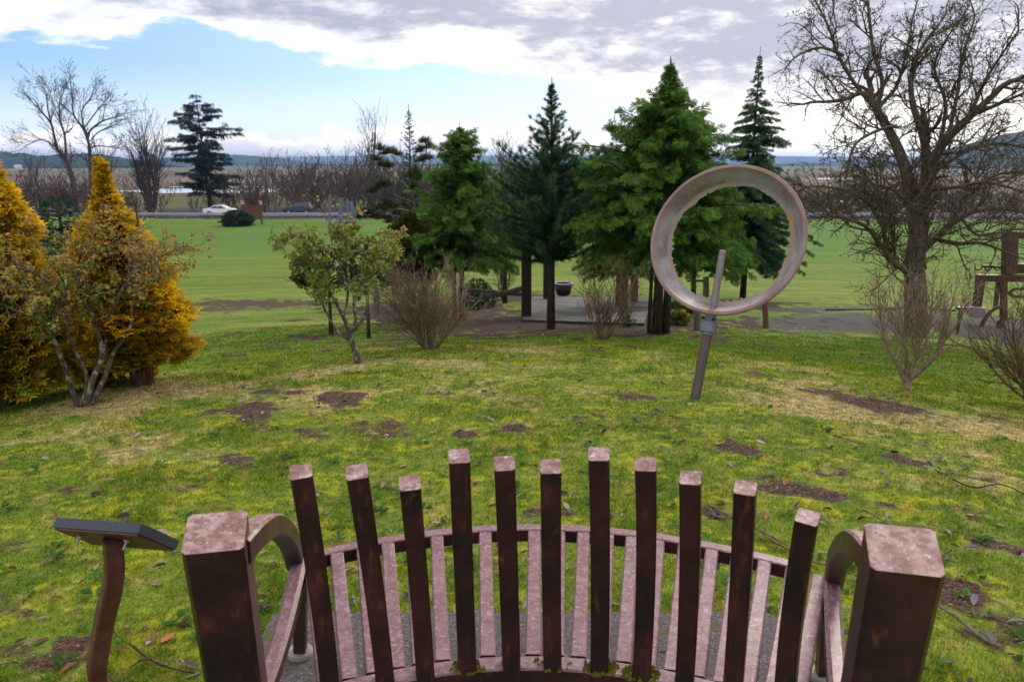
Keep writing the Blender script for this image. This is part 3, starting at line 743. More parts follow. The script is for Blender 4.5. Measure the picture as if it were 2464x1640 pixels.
def rustp(g):
    P = pos_of(g); n1 = g.noise(P, 22, 5, .65); n2 = g.noise(P, 80, 3, .7)
    c = g.mix(g.ss(n1, .35, .7), (.085, .028, .020), (.17, .065, .045)); c = g.mix(g.ss(n2, .6, .75), c, (.22, .13, .12))
    return bsdf(g, c, .5, spec=.45, normal=bump(g, n2, .2, .002))
M['rust_plain'] = mat('rust_brown_paint', rustp)
# ------------------------------------------------------------------ small lectern sign
def lectern():
    A = at(119, 1216, 2.30); B = at(316, 1231, 2.18); D_ = at(196, 1238, 2.42); 
    c = (A+B)/2
    u = (B-A); L = np.linalg.norm(u); u /= L
    tilt = rad(41)
    f = np.cross((0, 0, 1), u); f /= np.linalg.norm(f)
    v = f*math.cos(tilt)-np.array((0, 0, 1))*math.sin(tilt); n = np.cross(u, v); n = n if n[2] > 0 else -n
    # v falls away from the viewer
    W_ = .168
    root = empty('lectern_sign', (c[0]+.1, c[1]+.1, gz1(c[0]+.1, c[1]+.1)), 'small black reading panel on a curved rusty post in the grass left of the bench', 'sign')
    def slab(z0, z1, inset, name, material):
        p = [A+u*inset+v*inset, B-u*inset+v*inset, B-u*inset+v*(W_-inset), A+u*inset+v*(W_-inset)]
        V = [q+n*z0 for q in p]+[q+n*z1 for q in p]
        Q = [(3, 2, 1, 0), (4, 5, 6, 7), (0, 1, 5, 4), (1, 2, 6, 5), (2, 3, 7, 6), (3, 0, 4, 7)]
        return MB().add(V, Q).build(name, material, root)
    slab(.006, .034, 0, 'panel', simple('charcoal_panel', (.045, .050, .065), .35, 0, .5, .06))
    slab(0, .0055, .004, 'backing_plate', M['rust_plain'])
    for k in (.18, .74):
        for w_ in (.055,):
            p = A+u*L*k+v*w_
            m = MB(); m.tube([p-n*.004, p-n*.030], .0035, 8); m.tube([p-n*.0035, p-n*.0075], .009, 6); m.build('bolt', M['galv'], root)
    top = A+u*L*.56+v*.06; ft = at_z(218, 1640, gz1(-1.1, 2.0)-.02)
    ft = np.array((top[0]-.04, top[1]+.06, gz1(top[0], top[1])-.03))
    p3 = at(226, 1568, depth_of(top)+.14)
    pts = spline([top-n*.004, at(262, 1330, depth_of(top)+.03), at(238, 1440, depth_of(top)+.09), p3, ft], 18)
    MB().sweep(pts, .050, .050, side=(math.cos(rad(35)), math.sin(rad(35)), 0), ch=.1).build('post', M['rust_plain'], root)
lectern()

# ------------------------------------------------------------------ the ring on its leaning pole
def ring():
    base = gp(1600, 914); Dp = depth_of(base)
    C0 = at(1672, 553, Dp)
    root = empty('ring_sculpture', tuple(base), 'large pinkish metal ring with ragged inner edge held up on a leaning pole', 'sculpture')
    axis = np.array((math.sin(rad(31))*math.cos(rad(-21)), math.cos(rad(31))*math.cos(rad(-21)), math.sin(rad(-21))))
    pole_dir = at(1632, 740, Dp)-base; pole_dir /= np.linalg.norm(pole_dir)
    pole_dir = pole_dir-axis*np.dot(pole_dir, axis); pole_dir /= np.linalg.norm(pole_dir)
    e1 = np.cross(pole_dir, axis); e2 = pole_dir
    Ro = 351/2/FX*Dp*1.02
    # profile: (radius, along axis from the near edge)
    prof = [(.985, .010, 0), (1.0, .022, 0), (.995, .05, 0), (.93, .150, 0), (.845, .205, 0), (.80, .215, 1), (.795, .205, 1), (.812, .195, 0), (.835, .180, 0), (.90, .085, 0), (.945, .012, 0), (.95, .0, 0), (.985, .0, 0)]
    n = 300; th = np.arange(n)*2*np.pi/n; V = []
    rag = fbm(th*2.3, 0*th, 4, 5)-.5; rag2 = np.maximum(0, fbm(th*26, 0*th, 8, 3)-.45)*(.3+vnoise(th*3.1, 0*th, 15))
    rag = rag*np.minimum(1, np.minimum(th, 2*np.pi-th)*2)
    botw = .5+.5*np.cos(th-math.pi)
    for q, (r_, z_, j) in enumerate(prof):
        rr_ = Ro*(r_ + (-rag*.075-rag2*.11*(.5+botw)-.015 if j else 0*th))
        zz = z_*.62
        V.append(C0-axis*.05+rr_[:, None]*(np.sin(th)[:, None]*e1+np.cos(th)[:, None]*e2)+axis*zz)
    V = np.concatenate(V); F = []; k = len(prof)
    for q in range(k):
        a = q*n+np.arange(n); b = q*n+(np.arange(n)+1) % n; c = ((q+1) % k)*n+(np.arange(n)+1) % n; d = ((q+1) % k)*n+np.arange(n)
        F.append(np.stack([a, b, c, d], -1))
    lipw = np.concatenate([np.full(n, float(j)) for _, _, j in prof])
    lipw[(5)*n:(7)*n] = 1; lipw[7*n:8*n] = .8
    rim = np.concatenate([np.full(n, 1. if q in (0, 1, 2, 11, 12, 10) else 0.) for q in range(k)])
    def f(g):
        P = pos_of(g); A = lambda nm: g.n('ShaderNodeAttribute', attribute_name=nm).outputs['Fac']
        n1 = g.noise(P, 5, 5, .6); n2 = g.noise(P, 30, 4, .7); n3 = g.noise(P, 12, 4, .65)
        c = g.mix(g.ss(n1, .35, .68), (.19, .155, .142), (.37, .325, .325))
        c = g.mix(g.ss(n2, .62, .75), c, (.13, .09, .08))
        lip = g.mix(g.ss(n3, .42, .62), (.36, .26, .18), (.25, .27, .22)); lip = g.mix(g.ss(g.noise(P, 11, 5, .7), .56, .64), lip, (.48, .24, .06))
        c = g.mix(g.ss(g.m('ADD', A('lip'), g.m('MULTIPLY', g.m('SUBTRACT', n3, .5), .6)), .3, .6), c, lip)
        c = g.mix(g.m('MULTIPLY', A('rim'), g.ss(n3, .3, .6, .3, .8)), c, (.34, .20, .15))
        return bsdf(g, c, .6, .0, .4, bump(g, n2, .3, .004))
    o = mk('ring', V, [np.concatenate(F)], mat('pinkish_cast_metal', f), root, smooth=False, attrs={'lip': lipw, 'rim': rim})
    low = C0-e2*Ro*1.0; inner = C0-e2*Ro*.93
    def pm(c0, c1): return lambda g: bsdf(g, g.mix(g.ss(g.noise(pos_of(g), 130, 2, .6), .66, .72), g.mix(g.noise(g.map(pos_of(g), (60, 60, 5)), 1, 3, .6), c0, c1), (.05, .03, .02)), .38, .4, .5)
    pipe = mat('worn_steel_pipe', pm((.115, .075, .058), (.17, .13, .115))); rodm = mat('pitted_steel_rod', pm((.20, .14, .12), (.36, .31, .31)))
    pr = 11.2/FX*Dp
    colr = base+(low-base)*.80
    MB().tube([base-e2*.1, colr], pr, 20).build('pole', pipe, root)
    topr = at(1662, 575, Dp); rd = topr-inner
    rd = e2*np.linalg.norm(rd)
    rdir = (at(1662, 575, Dp)-at(1641, 690, Dp)); rdir /= np.linalg.norm(rdir)
    r0 = low+axis*.03
    MB().tube([r0, inner+rdir*.40, inner+rdir*.446, inner+rdir*.455], [.026, .026, .025, .018], 16).build('rod', rodm, root)
    m = MB(); s2 = np.cross(e2, axis)
    m.sweep([colr-e2*.0, colr+e2*.075], .105, .10, side=s2, ch=.18); m.tube([colr-e2*.022, colr+e2*.0], pr*1.25, 18)
    m.sweep([colr+e2*.075, low+e2*.02], .075, .07, side=s2, ch=.18)
    m.build('collar', simple('grey_collar', (.16, .17, .20), .5, .2), root)
    for sgn in (-1, 1):
        p = colr+e2*.095+s2*sgn*.040-axis*.05
        MB().tube([p, p-axis*.018], .014, 6).build('bolt', M['steel_dark'], root)
    return base
ring()
# ------------------------------------------------------------------ growing things
def rot_frames(dirs, ups, roll):
    """rotation matrices whose columns are (side, dir, normal) for each spray"""
    d = dirs/(np.linalg.norm(dirs, axis=1)[:, None]+1e-9)
    s = np.cross(d, ups); s /= np.linalg.norm(s, axis=1)[:, None]+1e-9
    n = np.cross(s, d)
    c, sn = np.cos(roll)[:, None], np.sin(roll)[:, None]
    s2 = s*c+n*sn; n2 = -s*sn+n*c
    return np.stack([s2, d, n2], 2)
def scatter(name, tmpl, pos, dirs, ups, roll, size, colr, material, parent, tipcol=None, smooth=False):
    """instances of a small leaf template merged in one mesh; template faces are triangles"""
    TV, TF, TT = tmpl              # verts, tris, tip weight per vert
    R = rot_frames(np.asarray(dirs, float), np.asarray(ups, float), np.asarray(roll, float))
    N = len(pos); k = len(TV)
    V = np.einsum('nij,kj->nki', R, TV)*np.asarray(size)[:, None, None] + np.asarray(pos)[:, None]
    F = (np.arange(N)*k)[:, None, None]+TF[None]
    c = np.repeat(np.asarray(colr)[:, None], k, 1)
    if tipcol is not None: c = c*(1-TT[None, :, None])+np.asarray(tipcol)[:, None]*TT[None, :, None]
    return mk(name, V.reshape(-1, 3), F.reshape(-1, 3), material, parent, cols=c.reshape(-1, 3))
def t_fan(nl=5, droop=.15, w=.055, seed=0):
    """flat scale-leaf spray: a stem with paired side lobes"""
    R_ = np.random.default_rng(seed); V = []; F = []; T = []
    def lobe(o, a, l, ww):
        n = len(V); d = np.array((math.sin(a), math.cos(a), 0)); s = np.array((d[1], -d[0], 0))
        z = -droop*(o[1]+l)**2+R_.uniform(-.05, .05)
        V.extend([o, o+d*l*.55+s*ww+(0, 0, z*.6), o+d*l+(0, 0, z), o+d*l*.55-s*ww+(0, 0, z*.6)])
        F.extend([(n, n+1, n+2), (n, n+2, n+3)]); T.extend([0, .5, 1, .5])
    lobe(np.zeros(3), 0, 1, w)
    for q in range(nl):
        t = .12+.7*q/nl
        for sg in (-1, 1):
            lobe(np.array((0, t, -droop*t*t)), sg*R_.uniform(.55, .95), (.62-.42*q/nl)*R_.uniform(.8, 1.15), w)
    return np.array(V), np.array(F), np.array(T)
def t_needles(n=22, spread=.9, w=.016, seed=0, back=0.):
    R_ = np.random.default_rng(seed); V = []; F = []; T = []
    for q in range(n):
        a = R_.uniform(0, 6.28); e = R_.uniform(.15, spread); o = np.array((0, R_.uniform(-.35, .35), 0))
        d = np.array((math.sin(e)*math.cos(a), math.cos(e), math.sin(e)*math.sin(a))); s = np.cross(d, (.3, .5, .8)); s /= np.linalg.norm(s)
        l = R_.uniform(.55, .9); m = len(V); V += [o-s*w, o+s*w, o+d*l]; F.append((m, m+1, m+2)); T += [0, 0, 1]
    return np.array(V), np.array(F), np.array(T)
T_LEAF = (np.array([(0, 0, 0), (.32, .45, .12), (0, .5, 0), (-.32, .45, .12), (0, 1, -.08)]), np.array([(0, 1, 2), (0, 2, 3), (1, 4, 2), (2, 4, 3)]), np.array([0, .5, .3, .5, 1]))
FAN = [t_fan(3, .2, .075, q) for q in range(3)]
FANS = t_fan(3, .15, .10, 9)
TUFT = t_needles(20, 1.1, .020, 1); TUFTL = t_needles(26, 1.0, .016, 2)

def rv(n): v = RNG.normal(size=(n, 3)); return v/np.linalg.norm(v, axis=1)[:, None]

def grow(segs, p, d, length, r, lvl, maxl, P, tips):
    """recursive branching. P: dict of per-species numbers"""
    n = max(2, int(length/P['step'])); sl = length/n
    p = Vector(p); d = Vector(d).normalized(); pts = [(p.copy(), r)]
    kids = []
    for q in range(n):
        j = P['wig']*(1 if lvl else .6)
        d = (d+Vector((random.gauss(0, j), random.gauss(0, j), random.gauss(0, j)+P['up'])))
        d.normalize(); p2 = p+d*sl
        r2 = r*(1-(q+1)/n*(1-P['taper'])); rr_ = r*(1-q/n*(1-P['taper']))
        segs.append((*p, *p2, rr_, r2)); p = p2
        f = (q+1)/n
        if lvl < maxl and f > P['bare'][min(lvl, len(P['bare'])-1)]:
            kk = P['kids'][min(lvl, len(P['kids'])-1)]/n/(1-P['bare'][min(lvl, len(P['bare'])-1)])
            k = int(kk)+(random.random() < kk-int(kk))
            for _ in range(k): kids.append((p.copy(), d.copy(), r2, f))
    if lvl >= maxl-P.get('tipl', 0): tips.append((tuple(p), tuple(d), lvl))
    for (kp, kd, kr, f) in kids:
        a = random.uniform(*P['ang']); ax = kd.orthogonal(); ax.rotate(Matrix.Rotation(random.uniform(0, 6.283), 3, kd))
        nd = kd.copy(); nd.rotate(Matrix.Rotation(a, 3, ax))
        L = length*random.uniform(*P['len'])*(1.15-.5*f if lvl else 1)
        grow(segs, kp, nd, L, max(kr*P['rk'], P['rmin']), lvl+1, maxl, P, tips)
def wood(name, segs, material, parent, k=3, rs=1.0):
    A = np.array(segs); A[:, 6:] *= rs
    return segs_mesh(name, A, material, parent, k)
def limbs_tree(segs, tips, limbs, base_t, P, maxl, per=.16, dens=1.0, start=.3, l0=.8, sub=1, twig_r=.3, rsc=1.0):
    """limbs: polylines in picture coordinates + depth offset; twigs are grown along them"""
    polys = []
    for L in limbs:
        r0, r1 = L[0][:2]; r0 *= rsc; r1 *= rsc; pts = spline([at(x, y, base_t+o) for x, y, o in L[1:]], max(6, len(L)*5))
        rad_ = np.linspace(r0, r1, len(pts)); polys.append((pts, rad_))
        tot = np.linalg.norm(np.diff(pts, axis=0), axis=1).sum()
        nk = int(tot/per*dens*(L[0][2] if len(L[0]) > 2 else 1))
        for q in range(nk):
            f = start+(1-start)*(q+random.random())/max(1, nk); i = min(int(f*(len(pts)-1)), len(pts)-2)
            p = pts[i]; d = pts[i+1]-pts[i]; d = Vector(d/np.linalg.norm(d)); rr_ = rad_[i]
            a = random.uniform(*P['ang']); ax = d.orthogonal(); ax.rotate(Matrix.Rotation(random.uniform(0, 6.283), 3, d))
            nd = d.copy(); nd.rotate(Matrix.Rotation(a, 3, ax)); nd.z += .15
            grow(segs, p, nd, l0*random.uniform(.45, 1.1)*(1.1-.5*f), max(P['rmin'], min(rr_*.5, l0*.016*twig_r*3)), sub, maxl, P, tips)
        e = pts[-1]-pts[-3]; grow(segs, pts[-1], Vector(e), l0*.7, max(P['rmin'], r1), sub if len(L[0]) < 3 else maxl, maxl, P, tips)
    return polys
def build_limbs(name, polys, material, parent, k=8):
    m = MB()
    for pts, r in polys: m.tube(pts, r, k)
    return m.build(name, material, parent, smooth=True)

# ---- golden and green scale-leaved trees
def cone_tree(name, label, base, height, radius, prof, leafc, tipc, cat='tree', group=None, lean=(0, 0), n=5200, size=.11, trunkr=.06, trunks=None,
              up=.55, tm=None, lump=.35, hmin=.08, squash=1.0, bark='bark_brown', inner=.35, mt='leaf', seed=0, gap=0.0, crown='crown'):
    root = empty(name, tuple(base), label, cat, group)
    R_ = np.random.default_rng(seed+11)
    h = hmin+(1-hmin)*R_.random(int(n*2.2))
    pr = np.array(prof); rad_h = np.interp(h, pr[:, 0], pr[:, 1])
    keep = R_.random(len(h)) < (rad_h/pr[:, 1].max())**.8+.12; h = h[keep][:n]; rad_h = rad_h[keep][:n]; N = len(h)
    a = R_.uniform(0, 2*np.pi, N)
    lm = fbm(a/6.283*7+seed*3, h*height*2.2/max(radius, .3), seed, 3)
    lm2 = vnoise(a/6.283*16+seed, h*height*5, seed+5)
    rr_ = rad_h*radius*(1-lump*.8+lump*1.9*(lm-.15)+.30*(lm2-.5))
    dpt = np.where(R_.random(N) < inner, R_.random(N)**.7, 1-.22*R_.random(N))
    if gap: 
        kp = (lm > gap) | (h > .93); a, h, rr_, dpt, lm, lm2 = a[kp], h[kp], rr_[kp], dpt[kp], lm[kp], lm2[kp]; N = len(a)
    q = rr_*dpt
    P = np.stack([np.cos(a)*q + lean[0]*h**1.3*height, np.sin(a)*q*squash+lean[1]*h*height, h*height], -1)+np.array(base)
    out = np.stack([np.cos(a), np.sin(a), 0*a], -1)
    D_ = out+np.array((0, 0, up))*(1+1.2*(h[:, None] > .85))+rv(N)*.45
    ups = out*.3+np.array((0, 0, 1))+rv(N)*.35
    k = (R_.uniform(.65, 1.35, N)*(.75+.6*lm2))[:, None]
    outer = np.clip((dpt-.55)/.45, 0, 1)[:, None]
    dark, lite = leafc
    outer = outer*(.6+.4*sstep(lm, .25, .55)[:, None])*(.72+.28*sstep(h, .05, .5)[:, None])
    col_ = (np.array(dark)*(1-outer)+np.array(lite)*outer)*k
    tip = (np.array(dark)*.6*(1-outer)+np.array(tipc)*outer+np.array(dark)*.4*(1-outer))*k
    tms = tm or FAN; sz = size*R_.uniform(.6, 1.4, N)*(1-.35*np.clip((h-.7)/.3, 0, 1))
    g3 = np.array_split(np.arange(N), len(tms))
    Vs = []; 
    objs = [scatter(crown, tms[i_], P[g], D_[g], ups[g], R_.normal(0, .5, len(g)), sz[g], col_[g], M[mt], root, tip[g]) for i_, g in enumerate(g3)]
    if len(objs) > 1:
        # one crown object
        Va = []; Fa = []; Ca = []; off = 0
        for o in objs:
            me = o.data; nv_ = len(me.vertices); v = np.empty(nv_*3, np.float32); me.vertices.foreach_get('co', v)
            f = np.empty(len(me.loops), np.int32); me.loops.foreach_get('vertex_index', f); c_ = np.empty(nv_*4, np.float32); me.color_attributes['Col'].data.foreach_get('color', c_)
            Va.append(v.reshape(-1, 3)); Fa.append(f.reshape(-1, 3)+off); Ca.append(c_.reshape(-1, 4)); off += nv_
        for o in objs: me = o.data; bpy.data.objects.remove(o); bpy.data.meshes.remove(me)
        mk(crown, np.concatenate(Va)+np.array(origin_of(root)), np.concatenate(Fa), M[mt], root, cols=np.concatenate(Ca))
    if trunks is None: trunks = [((0, 0), (lean[0]*height*.8, 0), trunkr)]
    for (bx, by), (tx, ty), tr in trunks:
        pts = [np.array(base)+np.array((bx, by, -.06)), np.array(base)+np.array((bx*.9, by*.9, .04)), np.array(base)+np.array((bx+(tx-bx)*.3, by+(ty-by)*.3, height*.35)), np.array(base)+np.array((tx, ty, height*.82))]
        MB().tube(spline(pts, 10), np.linspace(tr*1.25, tr*.25, 10), 9).build('trunk', M[bark], root, smooth=True)
    # inner branches
    sg = []
    for _ in range(46):
        hh = R_.uniform(hmin, .85); a_ = R_.uniform(0, 6.28); r_ = float(np.interp(hh, pr[:, 0], pr[:, 1]))*radius*.8
        b = np.array(base)+np.array((lean[0]*hh**1.3*height, 0, hh*height-.12*r_)); e = b+np.array((math.cos(a_)*r_, math.sin(a_)*r_*squash, r_*up*.7))
        sg.append((*b, *e, trunkr*.22, .004))
    wood('branches', sg, M[bark], root)
    return root
GOLD = ((.050, .060, .008), (.62, .37, .014)); GTIP = (1.0, .68, .030)
def base_h(xd, yd, ytop):
    b = gp(xd, yd); return b, h_at(b, ytop)
bA, hA = base_h(-12, 950, 338)
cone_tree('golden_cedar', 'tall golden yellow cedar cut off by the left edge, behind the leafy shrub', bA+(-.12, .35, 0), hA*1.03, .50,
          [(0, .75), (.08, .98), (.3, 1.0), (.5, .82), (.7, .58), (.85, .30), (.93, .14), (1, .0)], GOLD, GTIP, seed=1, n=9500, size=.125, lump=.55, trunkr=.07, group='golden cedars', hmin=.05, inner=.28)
bB, hB = base_h(318, 888, 372)
cone_tree('golden_cedar', 'golden yellow cedar with a narrow crooked spire and a split bare trunk at its foot', bB, hB, .45,
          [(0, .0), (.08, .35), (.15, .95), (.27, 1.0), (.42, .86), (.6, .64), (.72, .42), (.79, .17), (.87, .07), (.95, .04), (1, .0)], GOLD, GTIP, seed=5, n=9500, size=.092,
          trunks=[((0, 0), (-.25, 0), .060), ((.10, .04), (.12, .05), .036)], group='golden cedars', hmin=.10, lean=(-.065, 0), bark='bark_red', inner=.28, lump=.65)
bC, hC = base_h(215, 895, 640)
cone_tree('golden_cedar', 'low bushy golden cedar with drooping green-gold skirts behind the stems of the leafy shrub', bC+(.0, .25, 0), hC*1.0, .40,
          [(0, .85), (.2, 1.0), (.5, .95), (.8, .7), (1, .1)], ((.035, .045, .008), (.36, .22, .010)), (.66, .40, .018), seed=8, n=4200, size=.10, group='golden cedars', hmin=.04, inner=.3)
bS, hS = base_h(150, 640, 548)
cone_tree('evergreen_shrub', 'small dark green shrub on the lawn between the two golden cedars', at(150, 600, 13), 1.0, .5,
          [(0, .6), (.3, 1), (.7, .8), (1, .1)], ((.008, .025, .012), (.02, .07, .025)), (.03, .10, .03), cat='shrub', seed=9, n=700, size=.12, up=.3)

# ---- leafy multi-stemmed shrubs
def leafy(name, label, cat, base_px, t, limbs, P, maxl, nleaf, lsize, pal, drop=.0, k=8, bark='bark_lichen', per=.10, l0=.45, dens=1., start=.35, green_low=True, group=None, leafmin=0, leafmax=0):
    b = at(*base_px, t); b[2] = gz1(b[0], b[1]); root = empty(name, tuple(b), label, cat, group)
    segs, tips = [], []
    polys = limbs_tree(segs, tips, limbs, t, P, maxl, per=per, l0=l0, dens=dens, start=start, rsc=.78)
    build_limbs('stems', polys, M[bark], root, k)
    wood('twigs', segs, M[bark], root)
    A = np.array(segs); tw = A[A[:, 6] < P['rmin']*1.6]
    if leafmax:
        tw = tw[(tw[:, 2]-b[2] < leafmax) | (RNG.random(len(tw)) < .15)]
    if nleaf and len(tw):
        i = RNG.integers(0, len(tw), nleaf); f = RNG.random(nleaf)[:, None]; p = tw[i, :3]*(1-f)+tw[i, 3:6]*f
        if leafmin: 
            kp = p[:, 2]-b[2] > leafmin; p = p[kp]; i = i[kp]
        N = len(p); d = (tw[i, 3:6]-tw[i, :3]); d /= np.linalg.norm(d, axis=1)[:, None]+1e-9
        d = d*.5+rv(N)*.8+(0, 0, -.35)
        pal = np.array(pal); zc = (p[:, 2]-p[:, 2].min())/(np.ptp(p[:, 2])+1e-6)
        left = (p[:, 0]-p[:, 0].min())/(np.ptp(p[:, 0])+1e-6)
        u = np.clip(RNG.random(N)*.75+.30*zc+.15*left-.1, 0, .999)
        c_ = pal[(u*len(pal)).astype(int)]*RNG.uniform(.75, 1.3, N)[:, None]
        scatter('leaves', T_LEAF, p, d, np.tile((0, 0, 1.), (N, 1))+rv(N)*.5, RNG.normal(0, .8, N), lsize*RNG.uniform(.55, 1.25, N), c_, M['leaf'], root)
    return root
PS = dict(step=.07, wig=.16, up=.03, taper=.5, bare=[.2, .15, .1], kids=[3, 3.2, 2.5], ang=(.5, 1.15), len=(.4, .75), rk=.6, rmin=.0022)
LPAL = [(.09, .22, .02), (.14, .27, .02), (.20, .30, .03), (.30, .32, .04), (.38, .30, .06), (.48, .33, .08), (.50, .36, .16), (.56, .27, .05), (.42, .29, .15), (.33, .23, .13)]
t1 = depth_of(gp(190, 936))
b1_ = gp(190, 936)
o = 0
leafy('leafy_shrub', 'lichen covered shrub of several stems with fading green and buff leaves on the left slope', 'shrub', (190, 936), t1, [
    ((.030, .008), (180, 938, 0), (165, 890, 0), (140, 820, -.1), (120, 770, -.2), (95, 720, -.3), (55, 680, -.4)),
    ((.026, .008), (190, 936, 0), (200, 870, .05), (170, 800, -.05), (150, 740, -.2), (150, 660, -.2), (120, 610, -.3)),
    ((.034, .009), (196, 936, 0), (215, 870, 0), (235, 810, .1), (215, 740, .1), (190, 680, 0), (180, 610, 0), (200, 560, 0)),
    ((.028, .008), (205, 936, 0), (240, 870, .1), (262, 810, .2), (296, 760, .2), (306, 710, .3), (290, 650, .2), (310, 590, .2)),
    ((.020, .006), (236, 812, 0), (250, 760, .3), (262, 700, .3), (258, 630, .3), (262, 570, .3)),
    ((.018, .006), (215, 740, .1), (255, 720, -.2), (285, 660, -.3), (330, 610, -.3), (375, 588, -.3)),
    ((.014, .006), (120, 770, -.2), (90, 735, -.4), (50, 720, -.6), (5, 700, -.7)),
    ((.013, .006), (150, 700, -.2), (110, 650, -.4), (60, 615, -.5), (15, 605, -.5)),
    ((.012, .005), (300, 690, .2), (330, 650, .1), (350, 620, .1)),
], PS, 3, 5200, .034, LPAL, per=.080, l0=.40, dens=1.15, start=.50, leafmin=.48)
t2 = depth_of(gp(822, 836))
leafy('small_leafy_tree', 'small tree with a speckled leaning trunk and patchy green and orange leaves', 'tree', (822, 836), t2, [
    ((.048, .030), (826, 838, 0), (815, 800, 0), (806, 775, 0)),
    ((.030, .008), (806, 776, 0), (795, 740, 0), (770, 690, 0), (745, 650, -.1), (725, 610, -.1), (712, 580, -.1)),
    ((.020, .006), (805, 780, 0), (782, 768, 0), (760, 735, .1), (738, 690, .1), (720, 640, .2), (700, 590, .2)),
    ((.024, .007), (806, 770, 0), (818, 740, .1), (815, 690, .1), (835, 640, .2), (850, 600, .2), (862, 575, .2)),
    ((.020, .006), (812, 760, 0), (834, 735, 0), (845, 700, 0), (840, 650, 0), (862, 620, 0), (885, 585, 0)),
    ((.018, .006), (790, 730, 0), (800, 670, 0), (780, 600, 0), (785, 560, 0), (778, 535, 0)),
    ((.010, .004, .25), (770, 600, 0), (760, 540, 0), (748, 490, .1), (740, 450, .1), (752, 440, .1)),
    ((.014, .005), (815, 690, .1), (800, 620, .3), (820, 560, .3), (812, 530, .3)), ((.014, .005), (840, 650, 0), (880, 610, -.2), (900, 575, -.2)), ((.014, .005), (738, 690, .1), (700, 640, -.1), (675, 605, -.1)), ((.014, .005), (780, 600, 0), (740, 570, -.3), (700, 545, -.3)), ((.012, .005), (850, 600, .2), (870, 560, .4), (895, 545, .4)),
    ((.010, .004), (725, 600, 0), (690, 570, 0), (672, 560, 0), (660, 555, 0)),
    ((.009, .004, .3), (748, 490, .1), (715, 470, .1), (700, 450, .1)), ((.009, .004, .4), (760, 540, .1), (800, 510, .1), (825, 480, .1)),
], PS, 3, 5600, .044, [(.10, .25, .02), (.14, .30, .02), (.20, .33, .03), (.30, .36, .07), (.40, .38, .12), (.42, .34, .12), (.45, .38, .22), (.56, .30, .10)], per=.065, l0=.20, dens=1.4, start=.45, leafmin=.55, leafmax=1.30)

# ---- bare vase-shaped bushes
def bare_bush(label, px, w_px, top_y, nst, material, seed, P=None, spread=.75, t=None, group='bare vase shaped bushes', maxl=3, rs=1.0, leaves=0, name='bare_bush', lean=0, r0=.012):
    random.seed(seed); b = gp(*px) if t is None else at(*px, t); 
    b[2] = gz1(b[0], b[1]); root = empty(name, tuple(b), label, 'bush', group)
    H = h_at(b, top_y); segs, tips = [], []
    P = P or dict(step=.09, wig=.15, up=.05, taper=.55, bare=[.2, .12, .1], kids=[7, 4.5, 2.5], ang=(.25, .75), len=(.35, .62), rk=.6, rmin=.0022)
    hw = w_px/2/FX*depth_of(b)
    for q in range(nst):
        a = random.uniform(0, 6.283); s = (random.random()**.6)*spread
        d = Vector((math.cos(a)*s*hw/H*1.55+lean, math.sin(a)*s*hw/H*1.3, 1)); L = H*random.uniform(.72, .95)*math.sqrt(1+.5*s*s)
        o_ = Vector((math.cos(a)*.05, math.sin(a)*.05, -.03))
        grow(segs, Vector(b)+o_, d, L*.70, r0*random.uniform(.7, 1.25), 0, maxl, P, tips)
    wood('stems', segs, M[material], root, rs=rs)
    MB().tube([b+(0, 0, -.05), b+(0, 0, .03), b+(0, 0, .10)], [.05*r0/.012, .045*r0/.012, .02], 9).build('stump', M[material], root)
    return root
bare_bush('dense bare bush of thin reddish grey stems fanning up from the crest left of centre', (990, 802), 190, 600, 36, 'twig_red', 3, spread=1.1, r0=.009)
bare_bush('airy bare bush of pale tan stems in front of the shelter floor', (1385, 782), 165, 600, 11, 'twig_tan', 4, spread=1.2, r0=.011)
def forked_bush():
    random.seed(12); b = gp(2088, 897); t = depth_of(b); root = empty('bare_bush', tuple(b), 'bare bush with forked brown stems in front of the gnarled tree', 'bush', 'bare vase shaped bushes')
    P = dict(step=.07, wig=.12, up=.07, taper=.5, bare=[.15, .12, .1], kids=[4, 5, 3], ang=(.25, .75), len=(.4, .7), rk=.6, rmin=.0022)
    L = [((.034, .026), (2086, 900, 0), (2086, 880, 0), (2088, 868, 0)), ((.024, .006), (2084, 878, 0), (2068, 845, 0), (2045, 800, .05), (2030, 750, .1), (2022, 700, .1)),
         ((.028, .007), (2092, 872, 0), (2120, 848, -.05), (2155, 815, -.1), (2176, 770, -.1), (2186, 715, -.1)), ((.020, .006), (2088, 870, 0), (2105, 825, .1), (2108, 770, .1), (2100, 700, .1)),
         ((.018, .006), (2084, 868, 0), (2088, 820, -.1), (2072, 770, -.15), (2060, 700, -.15)), ((.016, .005), (2120, 846, 0), (2130, 790, .1), (2140, 730, .2), (2145, 690, .2)),
         ((.013, .005), (2060, 830, 0), (2078, 780, .2), (2082, 720, .2)), ((.013, .005), (2165, 790, -.1), (2200, 750, -.1), (2215, 700, -.1))]
    segs, tips = [], []; polys = limbs_tree(segs, tips, L, t, P, 3, per=.05, l0=.40, dens=1.0, start=.35)
    build_limbs('stems', polys, M['twig_red'], root, 7); wood('twigs', segs, M['twig_red'], root)
forked_bush()
bare_bush('bare twiggy bush at the right edge below the rusty frame', (2400, 960), 330, 640, 20, 'twig_tan', 6, spread=1.15, t=6.6, r0=.014)
bare_bush('thin bare sapling clump behind the dark steel post', (1160, 690), 90, 560, 9, 'bark_brown', 7, spread=.6, group=None, name='bare_sapling')

